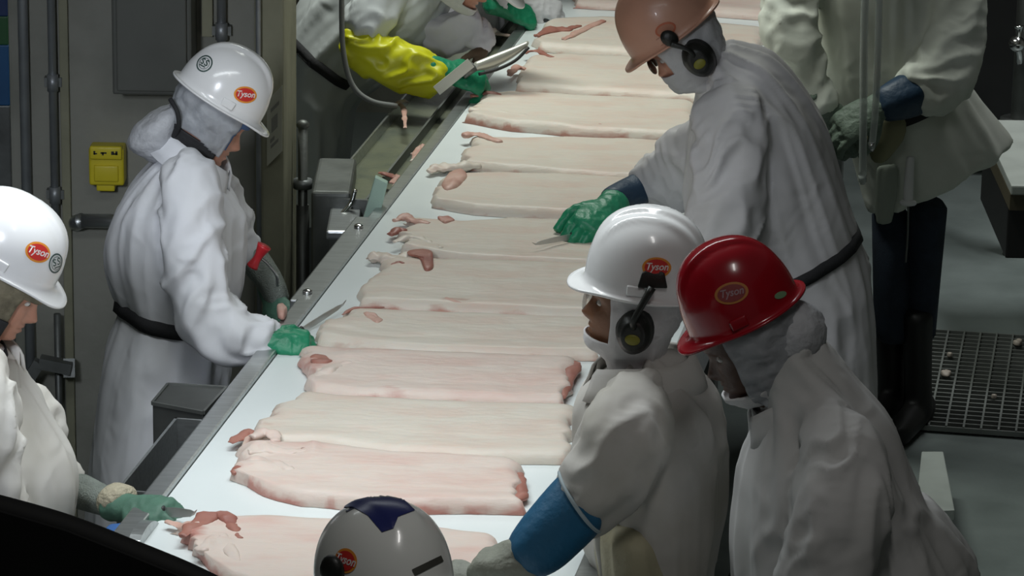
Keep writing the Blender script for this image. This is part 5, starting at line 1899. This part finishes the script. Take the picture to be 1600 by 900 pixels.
# ---- worker at the right behind, head above the frame
Y = 10.4
CD = coatmat('coat_dull_grey', (0.74, 0.77, 0.69), (0.56, 0.58, 0.49), 0.6)
p7 = thing('person', 'worker in dull grey coat, jeans and black boots at right, head above the frame', 'person', (W(1420, 660, Y).x, Y, 0))
f, l, u = frame_from((-0.35, -0.85, -0.30), (0, 0, 1))
neck, chest = W(1370, -140, Y), W(1375, -40, Y)
hc = W(1362, -215, Y - 0.05)
head_mesh('body', p7, M_SKIN, hc, f, l, u, neck, chest, V((0.95, -0.3, 0)).normalized())
eyes(p7, hc, f, l, u)
hm, bv = helmet(p7, hc + u * 0.046, f, l, u, M_HWHITE, 'v')
torso = [sec((1325, -140), (1420, -140), Y, 0.08), sec((1270, -100), (1480, -100), Y, 0.13), sec((1268, -40), (1490, -30), Y, 0.16), sec((1280, 30), (1488, 40), Y, 0.165), sec((1286, 90), (1492, 90), Y, 0.165), sec((1296, 145), (1506, 130), Y, 0.165), sec((1318, 200), (1530, 160), Y, 0.165), sec((1338, 265), (1556, 190), Y, 0.165), sec((1356, 330), (1582, 222), Y, 0.16)]
arm1 = [sec((1228, -90), (1300, -90), Y - 0.02, 0.07), sec((1196, -20), (1284, -10), Y - 0.08, 0.07), sec((1190, 40), (1282, 62), Y - 0.14, 0.07), sec((1205, 90), (1290, 95), Y - 0.16, 0.06), sec((1235, 135), (1295, 125), Y - 0.18, 0.05), sec((1262, 178), (1310, 158), Y - 0.20, 0.045)]
arm2 = [sec((1448, -90), (1522, -90), Y - 0.02, 0.07), sec((1445, -10), (1538, 10), Y - 0.08, 0.075), sec((1435, 60), (1536, 90), Y - 0.14, 0.075), sec((1424, 95), (1500, 165), Y - 0.20, 0.068), sec((1408, 108), (1452, 182), Y - 0.24, 0.055)]
coat_p7 = garment('coat', [('torso', torso), ('sleeve', arm1), ('sleeve', arm2)], CD, p7, 0.010, 13, 1.0)
strap(p7, sec((1300, 205), (1528, 120), Y, 0.17), 0.032, M_BLACK, coat=coat_p7)
cuff = [sec((1410, 112), (1440, 178), Y - 0.24, 0.058), sec((1390, 125), (1412, 186), Y - 0.26, 0.052), sec((1372, 138), (1388, 190), Y - 0.27, 0.046)]
garment('arm_sleeve', [('smooth', cuff)], M_DBLUE, p7, 0.008, 14, 1.6)
hw = W(1372, 168, Y - 0.27)
glove('work_glove', p7, hw, W(1310, 205, Y - 0.28) - hw, V((-0.3, 0.5, -0.7)), mat('green_dull_glove', (0.15, 0.20, 0.155), 0.6, bump=0.3), 1, 0.55, 1.2, seed=10)
hw = W(1290, 172, Y - 0.21)
glove('work_glove', p7, hw, W(1322, 208, Y - 0.22) - hw, V((0.3, 0.5, -0.6)), mat('green_dull_glove', (0.15, 0.20, 0.155)), -1, 0.7, 1.15, seed=11)
for a, b, c_, d_ in (((1362, 335), (1420, 335), (1365, 520), (1425, 520)), ((1420, 330), (1480, 325), (1410, 520), (1462, 520))):
    bm = bmesh.new()
    ss = [sec(a, b, Y + (0.05 if a[0] < 1400 else -0.02), 0.085), sec(((a[0] + c_[0]) / 2, 420), ((b[0] + d_[0]) / 2, 420), Y, 0.08), sec(c_, d_, Y, 0.075)]
    loft(bm, ss, 14, 20)
    finish(bm, 'trouser_leg', M_JEANS, p7)
for x0, x1, yy in ((1366, 1418, 0.06), (1408, 1458, -0.04)):
    bm = bmesh.new()
    loft(bm, [sec((x0, 490), (x1, 490), Y + yy, 0.072), sec((x0 + 4, 590), (x1 - 2, 590), Y + yy, 0.062), sec((x0 + 2, 640), (x1, 640), Y + yy, 0.062)], 14, 18)
    c = W((x0 + x1) / 2, 655, Y + yy)
    loft(bm, [(V((c.x + 0.02, c.y + 0.06, 0.05)), V((1, 0.3, 0)).normalized() * 0.045, 0.05), (V((c.x, c.y, 0.055)), V((1, 0.3, 0)).normalized() * 0.05, 0.055), (V((c.x - 0.05, c.y - 0.12, 0.045)), V((1, 0.3, 0)).normalized() * 0.05, 0.043), (V((c.x - 0.07, c.y - 0.18, 0.035)), V((1, 0.3, 0)).normalized() * 0.04, 0.033)], 14, 18)
    me = remesh(bm, 0.009, 2)
    me.name = 'rubber_boot'
    zz = getco(me)
    zz[:, 2] = np.maximum(zz[:, 2], 0.001)
    me.vertices.foreach_set('co', zz.ravel())
    me.polygons.foreach_set('use_smooth', [True] * len(me.polygons))
    me.materials.clear()
    me.materials.append(M_BOOT)
    link('rubber_boot', me, p7)
# tan work apron pouch and pale panel, tools in front of the coat
ap = [sec((1352, 185), (1418, 182), Y - 0.20, 0.03), sec((1352, 225), (1416, 215), Y - 0.21, 0.03), sec((1362, 255), (1392, 245), Y - 0.21, 0.025)]
garment('apron_pouch', [('smooth', ap)], mat('tan_green_pouch', (0.30, 0.29, 0.17), 0.8), p7, 0.009, 15, 1)
ap = [sec((1368, 262), (1404, 258), Y - 0.17, 0.012), sec((1366, 310), (1402, 310), Y - 0.17, 0.012), sec((1368, 350), (1394, 350), Y - 0.17, 0.012)]
garment('apron_panel', [('torso', ap)], mat('pale_green_panel', (0.34, 0.38, 0.32), 0.7), p7, 0.006, 16, 0.25)
t = thing('knife_sheath', 'white plastic knife sheath hanging on the right worker\'s belt', 'sheath', W(1420, 318, Y - 0.22))
bm = bmesh.new()
loft(bm, [(W(1423, 246, Y - 0.2), V((1, 0, 0)) * 0.011, 0.008), (W(1420, 285, Y - 0.21), V((1, 0, 0)) * 0.014, 0.009), (W(1419, 314, Y - 0.22), V((1, 0, 0)) * 0.014, 0.009)], 10, 14)
finish(bm, 'sleeve', M_WHITEPL, t)
bm = bmesh.new()
loft(bm, [(W(1419, 315, Y - 0.22), V((1, 0, 0)) * 0.024, 0.012), (W(1419, 319, Y - 0.22), V((1, 0, 0)) * 0.024, 0.012)], 4, 14)
finish(bm, 'foot_rim', M_WHITEPL, t)
tube_obj('cord', [W(1419, 320, Y - 0.22), W(1418, 370, Y - 0.2), W(1415, 410, Y - 0.2)], 0.003, M_DSTEEL, t)
for k, (pts, r, lab, m) in enumerate((([(1352, -40), (1350, 60), (1349, 180), (1348, 284)], 0.011, 'hanging clear hose in front of the grey coat, the longer of two', M_CLEAR), ([(1374, -40), (1372, 80), (1368, 170), (1362, 232)], 0.010, 'hanging clear hose with a shiny tip, the shorter of two', M_CLEAR))):
    t = thing('air_hose', lab, 'hose', W(*pts[-1], Y - 0.36), 'hoses by the right worker')
    tube_obj('tube', [W(a, b, Y - 0.36) for a, b in [(pts[0][0], -300)] + pts], r, m, t, seg=12)
    tube_obj('nozzle', [W(pts[-1][0], pts[-1][1] - 10, Y - 0.36), W(pts[-1][0], pts[-1][1] + 4, Y - 0.36)], [r * 1.15, r * 0.6], M_CHROME if k else M_CLEAR, t, seg=12)

# ---- worker with yellow sleeve, far left of the belt
Y = 10.75
CY = coatmat('coat_grey_blue', (0.62, 0.65, 0.65), (0.50, 0.53, 0.51), 0.5)
p8 = thing('person', 'worker with bright yellow arm sleeve and green gloves at the far left', 'person', (W(500, 320, Y).x, Y, 0))
f, l, u = frame_from((0.80, -0.25, -0.55), (0.5, 0, 0.85))
hc = W(728, -42, Y - 0.12)
neck, chest = W(668, -40, Y), W(615, -10, Y)
tl = V((0.2, 1, 0)).normalized()
head_mesh('body', p8, M_SKIN, hc, f, l, u, neck, chest, tl)
eyes(p8, hc, f, l, u)
hm, bv = helmet(p8, hc + u * 0.046, f, l, u, M_HWHITE, 'v')
head_mesh('hood', p8, M_HOOD, hc, f, l, u, neck, chest, tl, 0.013, lambda a, z: (abs(a) > 1.0 or z < -0.080) and z < 0.06, 0.004, 0.003, 32)
torso = [sec((648, -95), (700, 15), Y, 0.10), sec((600, -95), (672, 55), Y, 0.17), sec((545, -70), (640, 90), Y, 0.2), sec((490, -30), (600, 125), Y, 0.2), sec((452, 30), (565, 150), Y, 0.2), sec((436, 90), (555, 170), Y, 0.2), sec((432, 170), (550, 200), Y, 0.2), sec((435, 250), (545, 260), Y, 0.2), sec((438, 330), (542, 335), Y, 0.2)]
arm = [sec((556, -50), (640, -30), Y - 0.18, 0.07), sec((545, 0), (628, 14), Y - 0.26, 0.07), sec((538, 40), (600, 62), Y - 0.3, 0.066)]
coat_p8 = garment('coat', [('torso', torso), ('sleeve', arm)], CY, p8, 0.009, 17, 1.0)
strap(p8, sec((448, 38), (556, 118), Y, 0.205), 0.03, M_BLACK, coat=coat_p8)
ye = [sec((556, 42), (536, 88), Y - 0.31, 0.055), sec((592, 52), (566, 116), Y - 0.32, 0.058), sec((630, 66), (606, 134), Y - 0.33, 0.056), sec((664, 78), (648, 146), Y - 0.34, 0.052), sec((692, 92), (682, 150), Y - 0.34, 0.046)]
garment('arm_sleeve', [('sleeve', ye)], M_YELLOW, p8, 0.0065, 18, 1.1)
M_W8 = coatmat('coat_lilac_white', (0.72, 0.70, 0.76), (0.6, 0.58, 0.6), 0.5)
a2 = [sec((648, 20), (690, 82), Y - 0.05, 0.06), sec((690, 20), (716, 84), Y - 0.08, 0.06), sec((730, 16), (748, 76), Y - 0.12, 0.052), sec((752, 40), (756, 82), Y - 0.15, 0.042)]
garment('white_sleeve', [('sleeve', a2)], M_W8, p8, 0.008, 19, 1.0)
hw = W(700, 112, Y - 0.34)
glove('work_glove', p8, hw, W(760, 128, Y - 0.32) - hw, V((0.2, 0.5, -0.8)), M_GREEN, 1, 1.0, 1.1, seed=12)
hw = W(752, 78, Y - 0.15)
glove('work_glove', p8, hw, W(742, 118, Y - 0.2) - hw, V((-0.6, -0.3, -0.5)), mat('brown_glove', (0.13, 0.08, 0.05), 0.7), -1, 0.7, 0.8, seed=13)
t = thing('flat_scraper', 'flat pale steel blade slanting down across the green gloves', 'scraper', W(690, 145, Y - 0.42))
bm = bmesh.new()
bar(bm, W(682, 142, Y - 0.42), W(736, 98, Y - 0.40), 0.004, 0.030, V((-0.63, 0.0, 0.77)))
finish(bm, 'blade', mat('scraper_steel', (0.66, 0.66, 0.58), 0.45, 0.3), t, smooth=False)
t = thing('trimming_tool', 'curved pale metal trimming tool above the farthest green glove hand', 'tool', W(790, 95, Y - 0.3))
bm = bmesh.new()
loft(bm, [(W(742, 104, Y - 0.36), V((0.3, 0, 1)) * 0.014, 0.012), (W(770, 96, Y - 0.34), V((0.35, 0, 1)) * 0.022, 0.014), (W(798, 84, Y - 0.32), V((0.45, 0, 1)) * 0.020, 0.012), (W(822, 70, Y - 0.30), V((0.5, 0, 0.9)) * 0.012, 0.008)], 18, 18)
finish(bm, 'housing', mat('tool_alloy', (0.60, 0.60, 0.53), 0.35, 0.5), t)
tube_obj('ring_blade', [W(748, 116, Y - 0.37), W(778, 108, Y - 0.35), W(806, 94, Y - 0.33), W(826, 74, Y - 0.31)], 0.005, M_DARK, t, seg=8)
tube_obj('grip', [W(742, 104, Y - 0.36), W(722, 116, Y - 0.37)], [0.014, 0.016], M_DSTEEL, t, seg=12)
t = thing('air_hose', 'grey hose looping down in front of the yellow sleeve worker', 'hose', W(560, 150, Y - 0.42))
tube_obj('tube', [W(536, -200, Y - 0.42), W(534, 20, Y - 0.42), W(538, 90, Y - 0.42), W(552, 135, Y - 0.42), W(580, 158, Y - 0.42), W(620, 166, Y - 0.4)], 0.008, mat('grey_hose', (0.25, 0.26, 0.26), 0.4), t)
legs(p8, W(492, 320, Y).x, Y, mat('grey_trousers', (0.14, 0.15, 0.16), 0.9), None, 0.62, (1, 0, 0))

# ---- farthest worker, only gloves and cuffs in view
Y = 11.6
p9 = thing('person', 'farthest worker at top, only green gloves and white cuffs in view', 'person', (W(735, -100, Y).x, Y + 0.1, 0))
x9 = W(735, -100, Y).x
f, l, u = frame_from((0.8, -0.2, -0.5), (0.3, 0, 1))
neck, chest = V((x9 + 0.06, Y, 1.42)), V((x9, Y, 1.3))
hc = V((x9 + 0.15, Y, 1.56))
head_mesh('body', p9, M_SKIN, hc, f, l, u, neck, chest, V((0, 1, 0)))
eyes(p9, hc, f, l, u)
helmet(p9, hc + u * 0.046, f, l, u, M_HWHITE, 'v')
ax = V((1, 0, 0))
torso = [(V((x9 + 0.06, Y, 1.43)), ax * 0.07, 0.08), (V((x9 + 0.03, Y, 1.37)), ax * 0.11, 0.17), (V((x9, Y, 1.2)), ax * 0.14, 0.2), (V((x9 - 0.03, Y, 1.0)), ax * 0.14, 0.18), (V((x9 - 0.03, Y, 0.8)), ax * 0.15, 0.2), (V((x9 - 0.03, Y, 0.5)), ax * 0.16, 0.21)]
h1, h2 = W(788, 12, Y - 0.25), W(828, 2, Y - 0.1)
a1 = [(V((x9 + 0.03, Y - 0.18, 1.32)), V((1, 0, 0)) * 0.06, 0.06), (V((x9 + 0.10, Y - 0.26, 1.13)), V((1, 0, 0.5)).normalized() * 0.055, 0.055), (h1.lerp(V((x9 + 0.10, Y - 0.26, 1.13)), 0.2), V((0.3, 0, 1)).normalized() * 0.04, 0.04)]
a2 = [(V((x9 + 0.03, Y + 0.18, 1.32)), V((1, 0, 0)) * 0.06, 0.06), (V((x9 + 0.15, Y + 0.2, 1.13)), V((1, 0, 0.5)).normalized() * 0.055, 0.055), (h2.lerp(V((x9 + 0.15, Y + 0.2, 1.13)), 0.2), V((0.3, 0, 1)).normalized() * 0.04, 0.04)]
coat_p9 = garment('coat', [('torso', torso), ('sleeve', a1), ('sleeve', a2)], M_W8, p9, 0.011, 20, 1.0)
glove('work_glove', p9, h1, W(838, 30, Y - 0.2) - h1, V((0, 0.5, -0.8)), M_GREEN, 1, 0.9, 1.1, seed=14)
glove('work_glove', p9, h2, W(862, 14, Y - 0.1) - h2, V((0, 0.5, -0.8)), M_HOODG, -1, 0.9, 1.0, seed=15)
legs(p9, x9 - 0.03, Y, None, None, 0.62, (1, 0, 0))

# ---- worker in the foreground with blue striped grey helmet
Y = 5.45
f, l, u = frame_from((-0.50, 0.78, -0.30), (-0.1, 0.28, 1))
rc = W(600, 912, Y)
hc = rc - u * 0.046 - f * 0.002
p3 = thing('person', 'foreground worker seen from behind, grey white helmet with navy tape', 'person', (W(640, 900, Y).x + 0.12, Y - 0.05, 0))
bx = W(640, 900, Y).x + 0.26
neck, chest = hc + V((0.05, -0.05, -0.19)), hc + V((0.09, -0.08, -0.30))
tl = V((-0.85, -0.5, 0)).normalized()
head_mesh('body', p3, M_SKINB, hc, f, l, u, neck, chest, tl)
eyes(p3, hc, f, l, u)
hm, bv = helmet(p3, rc, f, l, u, M_HGREY, 'plain', 0.90, peak=0.036, hk=0.86)
oval_sticker(hm, bv, W(523, 876, Y - 0.10), ray(523, 876) * -1 + V((-0.6, 0, 0)), V((0.05, 0, 1)), 0.023, 0.019)
bm = bmesh.new()
ball(bm, W(519, 892, Y - 0.085), V((0.8, -0.5, 0)).normalized(), V((0.5, 0.8, 0)).normalized(), V((0, 0, 1)), 0.022, 0.014, 0.026, 14)
finish(bm, 'slot_adapter', M_MUFF, hm)


def pixpoly(poly, n=10):
    """triangulated grid of a pixel polygon as projected decal"""
    bm2 = bmesh.new()
    vs = [bm2.verts.new((x, y, 0)) for x, y in poly]
    bm2.faces.new(vs)
    bmesh.ops.triangulate(bm2, faces=bm2.faces)
    for _ in range(4):
        bmesh.ops.subdivide_edges(bm2, edges=list(bm2.edges), cuts=1)
        bmesh.ops.triangulate(bm2, faces=bm2.faces)
    bm2.verts.index_update()
    r = [(v.co.x, v.co.y) for v in bm2.verts], [tuple(v.index for v in fc.verts) for fc in bm2.faces]
    bm2.free()
    return r


# navy tape: laid over the crown, cut ends towards the right
vs, fs = pixpoly([(524, 794), (548, 778), (590, 768), (625, 776), (648, 798), (622, 808), (615, 826), (597, 832), (575, 806), (552, 793)])
bm = bmesh.new()
bb = []
for x, y in vs:
    r_ = ray(x, y).normalized()
    h = bv.ray_cast(CAM, r_)
    if h[0] is None:
        p = bv.find_nearest(W(x, y, Y))
        bb.append(bm.verts.new(p[0] + p[1] * 0.0015))
    else:
        bb.append(bm.verts.new(h[0] + h[1] * 0.0015))
for q in fs:
    try:
        bm.faces.new([bb[i] for i in q])
    except ValueError:
        pass
finish(bm, 'navy_tape', M_NAVY, hm)
vs, fs = pixpoly([(643, 890), (688, 868), (692, 877), (648, 900)])
bm = bmesh.new()
bb = []
for x, y in vs:
    h = bv.ray_cast(CAM, ray(x, y).normalized())
    p = (h[0], h[1]) if h[0] is not None else bv.find_nearest(W(x, y, Y))[:2]
    bb.append(bm.verts.new(p[0] + p[1] * 0.0015))
for q in fs:
    try:
        bm.faces.new([bb[i] for i in q])
    except ValueError:
        pass
finish(bm, 'dark_strip', mat('dark_strip', (0.06, 0.06, 0.05), 0.5), hm)
ax = tl
tq = [(neck + V((0, 0, 0.02)), ax * 0.08, 0.07), (neck + V((0.02, -0.02, -0.05)), ax * 0.19, 0.11), (chest + V((0.02, -0.02, -0.06)), ax * 0.21, 0.15), (V((bx + 0.06, Y - 0.12, 1.0)), ax * 0.20, 0.15), (V((bx + 0.08, Y - 0.13, 0.8)), ax * 0.21, 0.17), (V((bx + 0.08, Y - 0.13, 0.5)), ax * 0.23, 0.19)]
coat_p3 = garment('coat', [('torso', tq), ('sleeve', [(neck - ax * 0.0 + ax * 0.19 + V((0, 0, -0.08)), V((0.5, -0.8, 0)) * 0.07, 0.07), (neck + ax * 0.24 + V((-0.03, 0.05, -0.28)), V((0.5, -0.8, 0)) * 0.06, 0.06), (neck + ax * 0.2 + V((-0.14, 0.22, -0.33)), V((0.5, 0.3, 0.6)).normalized() * 0.045, 0.045)]), ('sleeve', [(neck - ax * 0.19 + V((0, 0, -0.08)), V((0.5, -0.8, 0)) * 0.07, 0.07), (neck - ax * 0.24 + V((-0.03, 0.05, -0.28)), V((0.5, -0.8, 0)) * 0.06, 0.06), (neck - ax * 0.2 + V((-0.12, 0.22, -0.33)), V((0.5, 0.3, 0.6)).normalized() * 0.045, 0.045)])], CG, p3, 0.012, 21, 1.0)
for s, k in ((1, -1), (-1, 1)):
    c = neck + ax * (0.2 * s) + V((-0.14, 0.22, -0.33))
    glove('work_glove', p3, c + V((-0.01, 0.03, 0)), V((-0.4, 0.8, -0.2)), V((0, 0, -1)), M_GREEN, k, 0.7, 1.0, seed=16 + s)
legs(p3, bx + 0.08, Y - 0.13, None, None, 0.62, (-0.5, 0.8, 0))
